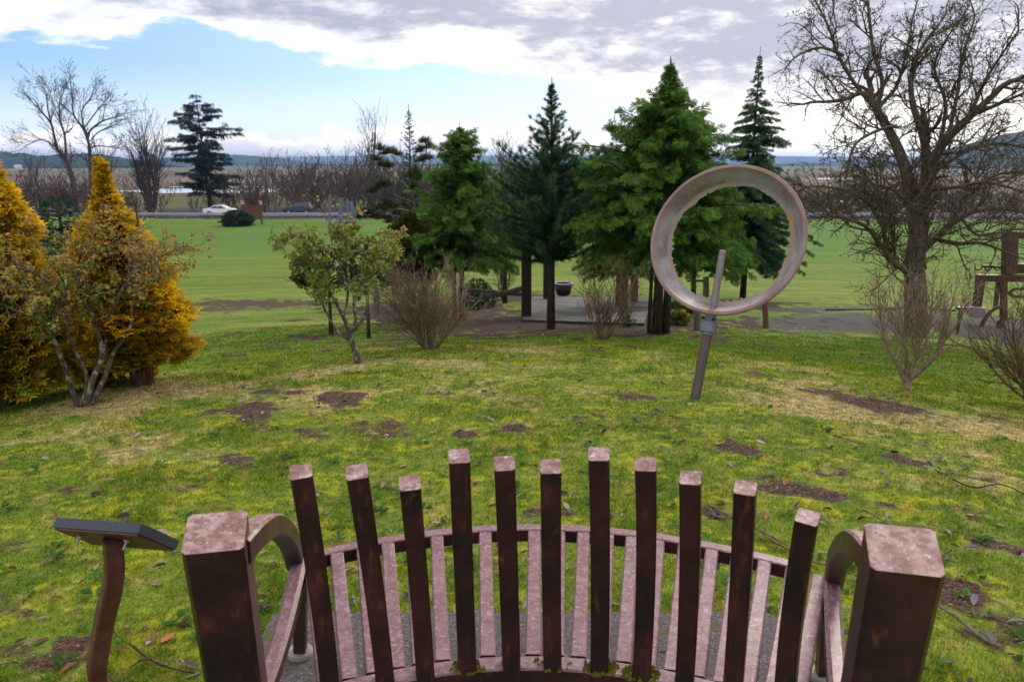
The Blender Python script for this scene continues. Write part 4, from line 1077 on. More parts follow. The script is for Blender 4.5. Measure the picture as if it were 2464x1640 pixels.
# ---- the big gnarled tree on the right
def big_tree():
    random.seed(21)
    t = 14.5
    b = at(2105, 745, t); b[2] = gz1(b[0], b[1]); 
    yb = 784-FX*((b[1]*SP+(b[2]-CAMZ)*CP)/depth_of(b))
    root = empty('gnarled_tree', tuple(b), 'large gnarled fruit tree without leaves, thick forked trunk, right of the ring', 'tree')
    limbs = [
        ((.26, .17), (2108, yb+6, 0), (2106, 660, 0), (2104, 600, 0), (2112, 540, 0), (2118, 480, 0)),
        ((.19, .09), (2112, 620, 0), (2108, 540, .0), (2098, 460, .1), (2080, 380, .1), (2050, 310, .2), (2012, 245, .2)),
        ((.17, .09), (2116, 560, 0), (2125, 460, 0), (2132, 380, 0), (2128, 330, 0)),
        ((.15, .06), (2120, 470, 0), (2140, 390, -.2), (2170, 330, -.4), (2230, 270, -.6), (2290, 215, -.8)),
        ((.10, .05), (2130, 340, 0), (2120, 300, 0), (2100, 240, .1), (2095, 180, .1)),
        ((.075, .03), (2016, 250, .2), (1985, 215, .2), (1940, 230, .1), (1895, 235, 0)), ((.06, .025), (2016, 246, .2), (2030, 190, .3), (2010, 120, .3), (2000, 40, .3), (1995, -10, .3)),
        ((.05, .02), (2000, 235, .2), (1965, 190, .2), (1930, 130, .2), (1905, 60, .2), (1880, 10, .2)), ((.05, .02), (2020, 245, .2), (2062, 200, .3), (2085, 120, .3), (2100, 40, .4)),
        ((.04, .02), (1940, 128, .2), (1890, 110, .1), (1840, 125, .1)), ((.045, .02), (2060, 290, .2), (2020, 300, -.4), (1970, 330, -.8), (1950, 380, -.9)),
        ((.05, .02), (2095, 180, .1), (2120, 110, .1), (2165, 50, .1)), ((.05, .02), (2180, 320, -.4), (2200, 230, -.3), (2215, 130, -.2), (2240, 50, -.2)),
        ((.05, .02), (2230, 270, -.6), (2270, 180, -.8), (2330, 90, -1)), ((.05, .02), (2160, 340, -.3), (2175, 240, .2), (2150, 150, .5), (2190, 70, .6)),
        ((.05, .02), (2250, 260, -.6), (2320, 230, -1), (2390, 200, -1.2)), ((.06, .02), (2140, 400, .1), (2220, 350, .6), (2300, 330, .8), (2390, 350, 1)),
        ((.09, .04), (2104, 640, 0), (2078, 618, -.2), (2052, 602, -.4), (2038, 560, -.5), (2030, 510, -.6)), ((.06, .02), (2052, 602, -.4), (2025, 560, -.7), (1990, 520, -1.0), (1940, 500, -1.2), (1900, 470, -1.3)),
        ((.05, .02), (2030, 520, -.6), (2000, 470, -.8), (1950, 440, -1.0), (1900, 430, -1.1)), ((.045, .02), (2060, 598, -.3), (2052, 540, -.4), (2035, 470, -.4), (1990, 400, -.5)),
        ((.10, .03), (2120, 575, 0), (2160, 540, .2), (2210, 500, .3), (2280, 480, .4), (2380, 490, .5)), ((.06, .02), (2150, 548, .1), (2200, 560, -.3), (2260, 560, -.6), (2340, 590, -.8)),
        ((.06, .02), (2180, 520, .2), (2240, 440, .1), (2300, 400, 0), (2380, 400, 0)), ((.05, .02), (2126, 440, .0), (2200, 430, -.7), (2270, 420, -1.0), (2350, 440, -1.2)),
        ((.04, .02), (2118, 500, 0), (2060, 440, -.8), (2000, 420, -1.2)), ((.04, .02), (2210, 500, .3), (2250, 540, 0), (2320, 530, 0)),
    ]
    P = dict(step=.13, wig=.24, up=.05, taper=.5, bare=[.15, .12, .05], kids=[5, 5.5, 4.5], ang=(.45, 1.2), len=(.4, .75), rk=.58, rmin=.0042)
    segs, tips = [], []
    polys = limbs_tree(segs, tips, limbs, t, P, 3, per=.15, l0=1.0, dens=1.0, start=.2, twig_r=.4)
    MB_ = MB()
    for pts, r in polys[:4]: MB_.tube(pts, r*.80, 10)
    MB_.build('trunk', M['bark_olive'], root, smooth=True)
    build_limbs('limbs', [(p, r*.8) for p, r in polys[4:]], M['bark_olive'], root, 7)
    wood('twigs', segs, M['bark_olive'], root)
    # short fruiting spurs and buds
    A = np.array(segs); i = RNG.integers(0, len(A), 20000); f = RNG.random(20000)[:, None]; p = A[i, :3]*(1-f)+A[i, 3:6]*f
    N = len(p); k = np.array((.13, .105, .06))*RNG.uniform(.6, 1.5, N)[:, None]
    scatter('buds', T_LEAF, p, rv(N)+(0, 0, .4), rv(N), RNG.uniform(0, 6, N), RNG.uniform(.02, .045, N), k, M['leaf'], root)
big_tree()
# ------------------------------------------------------------------ conifers round the shelter
T_SPR = t_fan(3, .45, .055, 21)
def whorl_tree(name, label, base, H, R, prof, nbr=120, spray=.2, tm=T_SPR, e0=.25, droop=.35, colr=((.008, .028, .012), (.03, .09, .03)), tip=(.06, .15, .04),
               lean=0, trunkr=.08, bark='bark_brown', h0=.12, group=None, seed=0, per=.11, nside=2, cat='tree', mt='needle', gap=0., toplead=.035, sidew=1.0, squash=1., az_bias=None, trunks=None, raw=1.0, hb=1.2):
    root = empty(name, tuple(base), label, cat, group); R_ = np.random.default_rng(seed+100)
    base = np.asarray(base, float); pr = np.array(prof); P, D_, U, C, TC, SZ = [], [], [], [], [], []; segs = []
    for q in range(nbr):
        h = h0+(1-h0)*((q+R_.random())/nbr)**hb; a = q*2.4+R_.uniform(-.5, .5)
        L = R*float(np.interp(h, pr[:, 0], pr[:, 1]))*R_.uniform(.7, 1.2)*(.45+1.15*float(fbm(a*1.1+seed*7, h*H*1.3, seed, 3)))
        if R_.random() < gap and h < .93: L *= R_.uniform(.15, .5)
        L = max(L, .03*H*(1-h)+.02); e = e0*(1+1.5*max(0, h-.6))+R_.uniform(-.28, .28)*raw
        n = max(2, int(L/per)); o = base+np.array((lean*h*H, 0, h*H)); out = np.array((math.cos(a), math.sin(a)*squash, 0.)); side = np.array((-out[1], out[0], 0))
        t = (np.arange(n)+1)/n
        pts = o+out*(t*L*math.cos(e))[:, None]+np.array((0, 0, 1.))*((math.sin(e)*L*t-droop*L*t*t*(1-.5*h))[:, None])+side*(R_.normal(0, .04)*L*t*t)[:, None]
        pp = np.vstack([o, pts]); rr_ = np.linspace(max(.006, .035*L*.5), .004, n+1)
        for i_ in range(0, n): segs.append((*pp[i_], *pp[i_+1], rr_[i_], rr_[i_+1]))
        tan = np.gradient(pp, axis=0)[1:]; tan /= np.linalg.norm(tan, axis=1)[:, None]
        st = max(0, int(n*.12))
        for sd_ in list(np.linspace(-1, 1, nside*2+1)):
            m = n-st
            if m <= 0: continue
            dd_ = tan[st:]*(.65 if sd_ else 1.1)+side*sd_*sidew+np.array((0, 0, -.12*droop/.35))+R_.normal(0, .38*raw+.05, (m, 3))
            P.append(pts[st:]); D_.append(dd_); U.append(np.tile((0, 0, 1.), (m, 1))+R_.normal(0, .25+.35*raw, (m, 3)))
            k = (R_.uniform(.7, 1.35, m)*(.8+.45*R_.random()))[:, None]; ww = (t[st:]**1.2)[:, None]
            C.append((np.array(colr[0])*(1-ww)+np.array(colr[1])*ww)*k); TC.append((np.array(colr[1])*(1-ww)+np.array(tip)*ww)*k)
            SZ.append(spray*R_.uniform(.55, 1.3, m)*(1-.35*t[st:])*(.45+.55*min(1, L/(.5*R)+.1)))
    n = sum(len(p) for p in P)
    scatter('crown', tm, np.concatenate(P), np.concatenate(D_), np.concatenate(U), R_.normal(0, .35, n), np.concatenate(SZ), np.concatenate(C), M[mt], root, np.concatenate(TC))
    wood('branches', segs, M[bark], root)
    for (bx, by, tr) in (trunks or [(0, 0, trunkr)]):
        MB().tube([base+(bx, by, -.1), base+(bx+lean*H*.3, by*.8, H*.3), base+(bx*.3+lean*H*.7, 0, H*.7), base+(lean*H, 0, H*(1+toplead))], [tr*1.15, tr*.85, tr*.4, .006], 9).build('trunk', M[bark], root, smooth=True)
    return root
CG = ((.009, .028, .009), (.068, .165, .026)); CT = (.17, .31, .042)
b, H = base_h(1064, 732, 298)
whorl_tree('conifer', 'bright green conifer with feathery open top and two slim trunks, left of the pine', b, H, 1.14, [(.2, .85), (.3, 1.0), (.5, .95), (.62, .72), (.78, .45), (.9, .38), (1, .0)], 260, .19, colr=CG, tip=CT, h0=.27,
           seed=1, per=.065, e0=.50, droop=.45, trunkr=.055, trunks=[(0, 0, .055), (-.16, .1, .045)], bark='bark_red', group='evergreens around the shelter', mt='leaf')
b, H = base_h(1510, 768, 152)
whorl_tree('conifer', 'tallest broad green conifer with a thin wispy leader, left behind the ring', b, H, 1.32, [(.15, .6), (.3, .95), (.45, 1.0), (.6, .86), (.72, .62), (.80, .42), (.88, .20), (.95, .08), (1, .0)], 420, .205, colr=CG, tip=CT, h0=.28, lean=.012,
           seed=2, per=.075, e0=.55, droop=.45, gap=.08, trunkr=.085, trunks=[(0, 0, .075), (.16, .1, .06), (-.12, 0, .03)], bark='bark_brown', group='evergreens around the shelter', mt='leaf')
b, H = base_h(1420, 715, 372)
whorl_tree('conifer', 'short bushy green conifer leaning against the left side of the tallest one', b, H, .88, [(.15, .8), (.3, 1.0), (.6, .9), (.85, .5), (1, .05)], 240, .18, colr=CG, tip=(.10, .20, .025), h0=.27,
           seed=3, per=.07, e0=.4, droop=.5, trunkr=.05, bark='bark_brown', group='evergreens around the shelter', mt='leaf')
b, H = base_h(1708, 690, 128)
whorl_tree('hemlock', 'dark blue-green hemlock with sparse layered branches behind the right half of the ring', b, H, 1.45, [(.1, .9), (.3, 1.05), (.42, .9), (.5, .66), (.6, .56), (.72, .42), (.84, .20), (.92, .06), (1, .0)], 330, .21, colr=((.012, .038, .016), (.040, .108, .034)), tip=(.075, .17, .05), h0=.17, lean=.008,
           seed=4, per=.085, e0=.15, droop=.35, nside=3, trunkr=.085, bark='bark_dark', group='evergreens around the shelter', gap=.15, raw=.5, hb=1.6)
b, H = base_h(1600, 700, 400)
whorl_tree('hemlock', 'dense dark green tree filling the view through the left of the ring', b+(0, .3, 0), H, 1.25, [(.15, .9), (.3, 1.0), (.6, .9), (.85, .5), (1, .05)], 220, .20, colr=CG, tip=(.085, .17, .02), h0=.30,
           seed=14, per=.09, e0=.3, droop=.5, trunkr=.05, bark='bark_dark', group='evergreens around the shelter', mt='leaf')
b, H = base_h(1162, 697, 425)
whorl_tree('conifer', 'small dark green tree with bushy crown between the feathery conifer and the pine', b, H, .62, [(.3, .8), (.5, 1.0), (.8, .8), (1, .1)], 110, .22, colr=((.010, .034, .016), (.035, .090, .036)), tip=(.06, .15, .05), h0=.42,
           seed=5, per=.11, e0=.4, droop=.4, trunkr=.06, bark='bark_brown', group='evergreens around the shelter', mt='leaf')
# pine with upturned candle shoots
b, H = base_h(1268, 757, 197)
T_CAN = t_needles(26, .75, .020, 5)
def pine(b, H):
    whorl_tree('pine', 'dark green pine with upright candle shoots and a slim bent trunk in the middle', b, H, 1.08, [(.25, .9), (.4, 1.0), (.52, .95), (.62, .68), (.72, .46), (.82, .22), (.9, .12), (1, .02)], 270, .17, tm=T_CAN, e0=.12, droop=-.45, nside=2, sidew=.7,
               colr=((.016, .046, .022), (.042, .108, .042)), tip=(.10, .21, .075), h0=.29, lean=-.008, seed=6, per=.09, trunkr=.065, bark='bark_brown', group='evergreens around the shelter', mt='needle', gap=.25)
pine(b, H)
b, H = base_h(941, 705, 276)
whorl_tree('spruce', 'slender bluish spruce with twin tips behind the loose pine', b+(0, 1.0, 0), H*1.06, .75, [(.1, 1.0), (.5, .55), (.7, .33), (.8, .26), (.92, .14), (1, .02)], 190, .15, tm=T_CAN, e0=.3, droop=-.05, nside=1, sidew=.6,
           colr=((.02, .045, .045), (.04, .085, .08)), tip=(.08, .15, .13), h0=.2, seed=7, per=.10, trunkr=.05, bark='bark_dark', mt='needle')
# loose pine with long needles in separate tufts on crooked pale branches
def loose_pine():
    b = gp(975, 728); t = depth_of(b); root = empty('loose_pine', tuple(b), 'open pine with pale crooked branches carrying separate olive needle tufts', 'tree')
    z2 = lambda x, y: ((600+.287*x)/1.0458, (200+.287*y)/1.0458)
    L = [((.07, .04), (975, 730, 0), (978, 650, 0), z2(1370, 1030)+(0,), z2(1350, 930)+(0,)),
         ((.035, .012), z2(1350, 930)+(0,), z2(1300, 850)+(-.1,), z2(1190, 770)+(-.2,), z2(1120, 690)+(-.3,), z2(1060, 620)+(-.3,)),
         ((.03, .010), z2(1355, 960)+(0,), z2(1400, 880)+(.1,), z2(1420, 780)+(.2,), z2(1480, 600)+(.2,), z2(1480, 480)+(.2,)),
         ((.02, .008), z2(1190, 770)+(-.2,), z2(1240, 680)+(0,), z2(1180, 600)+(.1,)), ((.025, .010), z2(1370, 1000)+(0,), z2(1260, 960)+(-.3,), z2(1160, 910)+(-.5,), z2(1070, 880)+(-.6,)),
         ((.03, .010), z2(1370, 1080)+(0,), z2(1270, 1060)+(-.4,), z2(1150, 1060)+(-.7,), z2(1000, 1120)+(-1.0,)), ((.02, .01), z2(1350, 1000)+(0,), z2(1290, 1010)+(.3,)),
         ((.012, .006), z2(1340, 880)+(0,), z2(1400, 560)+(.2,), z2(1440, 490)+(.2,))]
    polys = [(spline([at(x, y, t+o) for x, y, o in l[1:]], 16), np.linspace(l[0][0], l[0][1], 16)) for l in L]
    build_limbs('trunk', polys[:1], M['bark_brown'], root); build_limbs('branches', polys[1:], M['wood_grey'], root, 6)
    cl = [(1090, 555, 60, -.3), (1140, 590, 60, -.3), (1060, 640, 45, -.3), (1190, 580, 60, .1), (1240, 600, 50, 0), (1120, 690, 50, -.3), (1170, 700, 55, -.2), (1470, 490, 50, .2), (1510, 540, 65, .2), (1440, 570, 60, .2), (1490, 630, 80, .2), (1440, 650, 60, .2),
          (1390, 760, 75, .1), (1430, 800, 70, .1), (1350, 780, 50, 0), (1380, 870, 60, 0), (1110, 850, 60, -.6), (1060, 880, 60, -.6), (1150, 860, 60, -.5), (1020, 910, 50, -.6), (1150, 1010, 75, -.7), (1090, 1050, 75, -.8), (1210, 1040, 70, -.5),
          (990, 1090, 70, -1.0), (940, 1120, 50, -1.0), (1060, 1120, 70, -.9), (1130, 1130, 70, -.7), (1290, 1020, 70, .3), (1330, 1070, 70, .3), (1240, 1100, 70, .1), (1190, 1160, 60, -.3)]
    P, D_, C, TC, S_ = [], [], [], [], []
    for x, y, r, o in cl:
        xd, yd = z2(x, y); c = at(xd, yd, t+o); R_ = r*.287/1.0458/FX*t; n = 34
        v = rv(n); v[:, 2] = np.abs(v[:, 2])*.9-.25; p = c+v*R_*RNG.uniform(.15, .75, n)[:, None]
        P.append(p); D_.append(v+(0, 0, .45)); k = RNG.uniform(.7, 1.4, n)[:, None]*(.85 if y > 950 else 1.0)
        C.append(np.array((.028, .038, .014))*k); TC.append((np.array((.125, .16, .055)) if RNG.random() < .7 else np.array((.16, .15, .055)))*k); S_.append(RNG.uniform(.10, .17, n))
    P = np.concatenate(P); N = len(P)
    scatter('needle_tufts', TUFTL, P, np.concatenate(D_), rv(N), RNG.uniform(0, 6, N), np.concatenate(S_), np.concatenate(C), M['needle'], root, np.concatenate(TC))
loose_pine()
b, H = base_h(948, 735, 494)
cone_tree('juniper', 'olive bronze juniper with upswept plumes over a dark trunk, below the loose pine', b+(0, -.3, 0), H, .48, [(.0, .3), (.3, .75), (.6, 1.0), (.8, .8), (1, .15)], ((.022, .018, .010), (.06, .075, .012)), (.13, .125, .015), seed=31, n=1700, size=.15, up=1.3, hmin=.35,
          bark='bark_dark', trunkr=.05, tm=[FANS], lump=.6)
b, H = base_h(762, 768, 560)
cone_tree('juniper', 'thin trunk tree with bronze green drooping tufts behind the small leafy tree', b, H*.95, .62, [(.0, .3), (.55, .5), (.62, 1.0), (.75, .7), (.8, .4), (1, .25)], ((.030, .022, .012), (.055, .065, .012)), (.11, .12, .018), seed=33, n=620, size=.15, up=.6, hmin=.56, gap=.42,
          bark='bark_dark', trunkr=.042, tm=[FANS], lump=.8, group='thin trunked trees left of the shelter')
b, H = base_h(849, 778, 540)
cone_tree('juniper', 'thin trunk tree with a narrow dull crown beside the grey fence stump', b, H*.95, .34, [(.0, .3), (.5, 1.), (.8, .9), (1, .3)], ((.035, .03, .018), (.07, .08, .03)), (.12, .12, .05), seed=34, n=480, size=.11, up=.9, hmin=.5, gap=.35,
          bark='bark_dark', trunkr=.036, tm=[FANS], lump=.7, group='thin trunked trees left of the shelter')
def shrub(label, xd, yd, ytop, wpx, colr, tip, n=900, size=.12, seed=0, name='evergreen_shrub', up=.4, mt='leaf', back=0.):
    b, H = base_h(xd, yd, ytop); r = wpx/2/FX*depth_of(b)
    return cone_tree(name, label, b+(0, r*.6, 0), H*1.05, r, [(0, .8), (.25, 1), (.6, .85), (.85, .5), (1, .15)], colr, tip, cat='shrub', seed=seed, n=n, size=size, up=up, hmin=.02, trunkr=.03, mt=mt)
shrub('rounded dark green leafy shrub on the bark mulch beside the wooden rails', 1098, 712, 648, 72, ((.008, .03, .008), (.03, .09, .014)), (.06, .15, .025), 1100, .11, 41)
shrub('small yellow-green fern by the trunks under the tallest conifer', 1560, 748, 718, 42, ((.06, .09, .01), (.22, .24, .02)), (.38, .34, .03), 300, .12, 42, 'fern')
shrub('tiny bright green fern at the foot of the nearer rusty post', 1447, 752, 722, 20, ((.06, .10, .01), (.16, .26, .02)), (.26, .36, .03), 90, .09, 43, 'fern')
shrub('dark green sprig growing around the foot of the nearer rusty post', 1440, 728, 712, 26, ((.01, .04, .01), (.04, .12, .02)), (.08, .2, .03), 90, .09, 44, 'fern')
shrub('dark low foliage behind the trunks under the tallest conifer', 1565, 728, 700, 60, ((.01, .03, .01), (.03, .07, .02)), (.05, .11, .03), 350, .13, 45)
shrub('large round clipped green shrub beside the brown panel by the road', 540, 521, 487, 66, ((.006, .02, .008), (.022, .055, .012)), (.045, .10, .02), 1500, .42, 46)

# ------------------------------------------------------------------ shelter, posts and rails
def pxm(w, p): return w/FX*depth_of(p)
def shelter():
    z5 = lambda x, y: ((1100+.1952*x)/1.0458, (580+.1952*y)/1.0458)
    c = [gp(*z5(800, 1000)), gp(*z5(2300, 1045)), gp(*z5(2420, 720)), gp(*z5(930, 700))]
    zt = max(p[2] for p in c)-.25
    m = MB(); up = [np.array((p[0], p[1], p[2]+.05)) for p in c]; dn = [np.array((p[0], p[1], p[2]-.3)) for p in c]
    m.add(dn+up, [(3, 2, 1, 0), (4, 5, 6, 7), (0, 1, 5, 4), (1, 2, 6, 5), (2, 3, 7, 6), (3, 0, 4, 7)])
    def f(g):
        P = pos_of(g); n = g.noise(P, 1.3, 4, .6); c_ = g.mix(g.ss(n, .35, .65), (.050, .044, .038), (.125, .112, .105))
        c_ = g.mix(g.ss(g.noise(P, .9, 3, .6), .56, .66), c_, (.09, .10, .02))
        return bsdf(g, c_, .75, spec=.3, normal=bump(g, g.noise(P, 40, 3, .7), .3, .01))
    o = m.build('paved_floor', mat('mossy_floor', f)); tag(o, 'grey concrete floor with moss patches among the trees', kind='structure')
    for (x, y, w, ytop, label, mt) in [(1211, 735, 20.5, 470, 'thick dark steel post standing at the left front of the concrete floor', 'steel_dark'),
                                       (1258, 692, 15, 470, 'dark steel post further back beside the bent pine trunk', 'steel_dark'),
                                       (1434, 745, 16.5, 560, 'rusty square post at the front behind the tan bare bush', 'rust'),
                                       (1459, 702, 14.5, 560, 'rusty square post further back behind the tan bare bush', 'rust')]:
        b = gp(x, y); w_ = pxm(w, b); h = h_at(b, ytop)
        m = MB(); m.box((b[0], b[1]+w_/2, b[2]+h/2-.05), (w_, w_, h+.1), rad(8), .05)
        tag(m.build('steel_post', M[mt]), label, 'post', 'posts of the shelter among the trees')
    # bowl
    b = gp(*z5(1315, 700)); w_ = pxm(236*.1952/1.0458, b); h = h_at(b, z5(0, 545)[1]); root = empty('fire_bowl', tuple(b), 'round dark metal bowl with a pale rim on the concrete floor', 'bowl')
    n = 28; th = np.arange(n)*2*np.pi/n; R_ = w_/2
    prof = [(.66, 0), (.80, .3), (.97, .92), (.90, .92), (.70, .35), (.0, .25)]
    V = np.concatenate([np.stack([b[0]+R_*p*np.cos(th), b[1]+R_+R_*p*np.sin(th), np.full(n, b[2]+.04+h*q)], -1) for p, q in prof])
    F = np.concatenate([np.stack([k*n+np.arange(n), k*n+(np.arange(n)+1) % n, (k+1)*n+(np.arange(n)+1) % n, (k+1)*n+np.arange(n)], -1) for k in range(len(prof)-1)])
    mk('bowl', V, F, M['steel_dark'], root, smooth=True)
    MB().tube([(b[0]+R_*.95*math.cos(a), b[1]+R_+R_*.95*math.sin(a), b[2]+.04+h*.95) for a in np.linspace(0, 6.2832, 33)], .022, 6, cap=False).build('rim', M['galv'], root)
    # rails
    for (p, q, r_, label) in [((1056, 664), (1206, 676), .045, 'long weathered wooden rail running behind the dark post'), ((1118, 682), (1206, 661), .05, 'weathered rail propped at a slant against the dark post')]:
        t0 = depth_of(gp(1211, 735))+(.5 if r_ < .05 else .2); a, b_ = at(*p, t0+.2), at(*q, t0)
        m = MB(); m.tube(spline([a, (a+b_)/2+(0, 0, -.02), b_], 8), r_, 8); tag(m.build('wooden_rail', M['wood_grey']), label, 'rail', 'wooden rails by the shelter')
    z7 = lambda x, y: ((1240+.3061*x)/1.0458, (500+.3061*y)/1.0458)
    for (x0, y0, x1, y1, w, label, mt) in [(1430, 960, 1425, 792, 15, 'pale wooden stump post left of the ring pole', 'wood_grey'),
                                         (1972, 945, 1957, 750, 13, 'reddish wooden stump post leaning behind the lower right of the ring', 'timber_brown'),
                                         (1497, 700, 1497, 542, 14, 'weathered rail post seen through the bottom of the ring', 'wood_grey'),
                                         (1400, 720, 1398, 540, 12, 'grey post seen through the lower left of the ring', 'wood_grey')]:
        b = gp(*z7(x0, y0)); xt, yt = z7(x1, y1); h = h_at(b, yt); w_ = pxm(w, b); tp = at(xt, yt, depth_of(b))
        m = MB(); m.tube([b+(0, 0, -.1), (b+tp)/2+(.005, 0, 0), tp], [w_*.52, w_*.5, w_*.47], 9); tag(m.build('stump_post', M[mt]), label, 'post', 'wooden posts near the ring')
    b = gp(*z7(1450, 700)); a_ = at(*z7(1350, 572), depth_of(b)); b_ = at(*z7(1510, 572), depth_of(b))
    m = MB(); m.sweep([a_, b_], .10, .07, side=(0, 1, 0)); tag(m.build('wooden_rail', M['wood_grey']), 'short rail between two posts seen through the bottom of the ring', 'rail', 'wooden rails by the shelter')
    # grey stump left
    b = gp(866, 722); tp = at(863, 655, depth_of(b)); w_ = pxm(15, b)
    m = MB(); m.tube([b+(0, 0, -.1), (b+tp)/2+(.02, 0, 0), tp], [w_*.55, w_*.5, w_*.48], 9); tag(m.build('stump_post', M['wood_grey']), 'pale weathered fence stump left of the dense bare bush', 'post')
    b = gp(2085, 714); pts = [gp(x, y)+(0, 0, .05) for x, y in ((1900, 714), (1990, 713), (2070, 710), (2140, 712), (2200, 716))]
    m = MB(); m.sweep(spline([p-(0, 0, .04) for p in pts], 20), .03, .06, side=(0, 1, 0)); tag(m.build('edging', M['steel_dark']), 'low dark steel edging behind the gravel', 'edging')
shelter()

# ------------------------------------------------------------------ rusty frame on the right
def frame():
    z = lambda x, y: ((2300+.2169*x)/1.0458, (520+.2169*y)/1.0458)
    b = gp(*z(380, 1290)); t = depth_of(b)+1.2
    root = empty('rusty_frame', tuple(b), 'dark red rusty steel frame with shackles and curved legs at the right edge', 'sculpture')
    A = lambda x, y, o=0.: at(*z(x, y), t+o)
    def bar(name, pts, wpx, o=0., dpx=None, sp=False):
        P = [A(*p[:2], o+(p[2] if len(p) > 2 else 0)) for p in pts]; P = spline(P, 14) if sp else P
        w = wpx*.2169/1.0458/FX*t; m = MB(); m.sweep(P, w, (dpx or wpx)*.2169/1.0458/FX*t, side=(1, 0, 0) if abs(P[-1][2]-P[0][2]) > abs(P[-1][0]-P[0][0]) else (0, 0, 1), ch=.08)
        return m.build(name, M['rust'], root)
    bar('column', [(590, 640), (600, 180)], 125); bar('top_beam', [(520, 215), (900, 215)], 70, .02, 60)
    bar('beam', [(235, 683), (1000, 690)], 72, -.05, 90); bar('side_box', [(662, 578), (1000, 578)], 105, .0, 80)
    bar('leg', [(272, 700), (225, 1030)], 78, -.05); bar('leg', [(470, 715), (438, 1010)], 40, .5); bar('leg', [(530, 715), (528, 1160)], 56, -.3); bar('leg', [(500, 1160), (478, 1375)], 62, -.32)
    bar('curved_leg', [(520, 1005), (430, 1025), (340, 1110), (245, 1290)], 34, -.3, sp=True); bar('bent_bar', [(760, 805), (650, 810), (595, 855), (650, 890), (780, 890)], 30, -.2, sp=True)
    bar('rod', [(300, 555), (520, 568)], 26, 0)
    for x in (250, 360, 465):
        m = MB(); r_ = 42*.2169/1.0458/FX*t; c = A(x, 555, -.05); m.tube([c+(r_*math.cos(a), 0, r_*math.sin(a)) for a in np.linspace(math.pi*.95, 2*math.pi*1.05, 12)], .016, 6)
        m.build('shackle', M['rust'], root)
    c = A(225, 1050, -.05); m = MB(); m.box(c, (160*.2169/FX*t, .45, .2), rad(-25), .1); m.build('footing', M['concrete_foot'], root)
    b = gp(*z(15, 1300)); t2_ = depth_of(b); root = empty('small_sign', tuple(b), 'low dark label plate on a rusty stake beside the gravel', 'sign')
    m = MB(); p0 = b+(0, 0, -.05); p1 = at(*z(48, 1045), t2_); m.sweep([p0, p1], .05, .05, side=(1, 0, 0)); m.build('stake', M['rust'], root)
    p = at(*z(58, 1020), t2_); m = MB(); m.box(p, (pxm(21, b), .12, .05), 0, .05); m.build('plate', M['black'], root)
frame()
# ------------------------------------------------------------------ across the field: bench, panel, frame, cars
def park_bench():
    b = gp(136, 542); t = depth_of(b); s = 38/FX*t; root = empty('park_bench', tuple(b), 'park bench with brown slatted back and white seat on the far lawn', 'bench'); rz = rad(12)
    u = np.array((math.cos(rz), math.sin(rz), 0)); v = np.array((-u[1], u[0], 0))
    for k in range(3):
        m = MB(); z_ = b[2]+.50+k*.13; m.sweep([b-u*s/2+(0, 0, z_-b[2]), b+u*s/2+(0, 0, z_-b[2])], .11, .04, side=(0, 0, 1)); m.build('back_slat', M['bench_wood'], root)
    for k in range(3):
        m = MB(); q = b+v*(.10+.14*k)+(0, 0, .42); m.sweep([q-u*s/2, q+u*s/2], .12, .04, side=v); m.build('seat_slat', M['white_paint'], root)
    for k in (-.42, 0, .42):
        m = MB(); q = b+u*s*k; m.sweep([q+v*.2+(0, 0, -.02), q+v*.18+(0, 0, .4), q+(0, 0, .42), q-v*.02+(0, 0, .85)], .06, .05, side=u); m.build('leg', M['galv'], root)
park_bench()
def stone_table():
    b = gp(186, 534); root = empty('stone_seat', tuple(b), 'pale stone slab seat with a grey boulder right of the park bench', 'seat')
    m = MB(); m.box(b+(0, 0, .5), (1.6, .9, .12), rad(10), .1); m.build('slab', M['stone'], root); m = MB(); m.box(b+(.1, 0, .2), (.5, .5, .5), rad(10), .1); m.build('pedestal', M['stone'], root)
    bm_ = MB(); th = np.linspace(0, 6.283, 11)[:-1]
    V = [b+(.45+.35*math.cos(a)*(1-q*.5), .3*math.sin(a)*(1-q*.5), .56+.5*q+.05*math.sin(a*3)) for q in (0, .5, 1) for a in th]+[b+(.45, 0, 1.12)]
    Q = [(k*10+j, k*10+(j+1) % 10, (k+1)*10+(j+1) % 10, (k+1)*10+j) for k in range(2) for j in range(10)]
    bm_.add(V, Q, [(20+j, 20+(j+1) % 10, 30) for j in range(10)]); bm_.build('boulder', M['stone'], root)
stone_table()
def panel():
    b0 = gp(561, 516); b1 = gp(603, 516); c = (b0+b1)/2; root = empty('notice_panel', tuple(c), 'brown wooden slatted screen between two posts topped with pink flowers', 'screen')
    hp = h_at(c, 469); z0 = h_at(c, 505); z1 = h_at(c, 471.5)
    for p in (b0, b1):
        m = MB(); m.box(p+(0, 0, hp/2), (.22, .22, hp+.1)); o = m.build('post', M['timber_brown'], root)
        m = MB(); top = p+(0, 0, hp+.10)
        for k in range(9):
            a = k*.7; q = top+(math.cos(a)*.13, math.sin(a)*.13, .10*(k % 3)); m.box(q, (.16, .16, .16), a, .3)
        m.build('flowers', M['pink'], root)
        m = MB(); m.box(p+(0, 0, hp+.02), (.3, .3, .12)); m.build('flower_pot', M['white_paint'], root)
    n = 8; dh = (z1-z0)/n
    first = None
    for k in range(n):
        m = MB(); z_ = z0+dh*(k+.5); m.sweep([b0+(.11, .0, z_), b1+(-.11, .0, z_)], dh*.9, .05, side=(0, 0, 1)); m.build('slat', M['timber_brown'], root)
    m = MB(); m.box(c+(0, -.05, (z0+z1)/2), (.12, .06, z1-z0)); m.build('middle_post', M['timber_brown'], root)
panel()
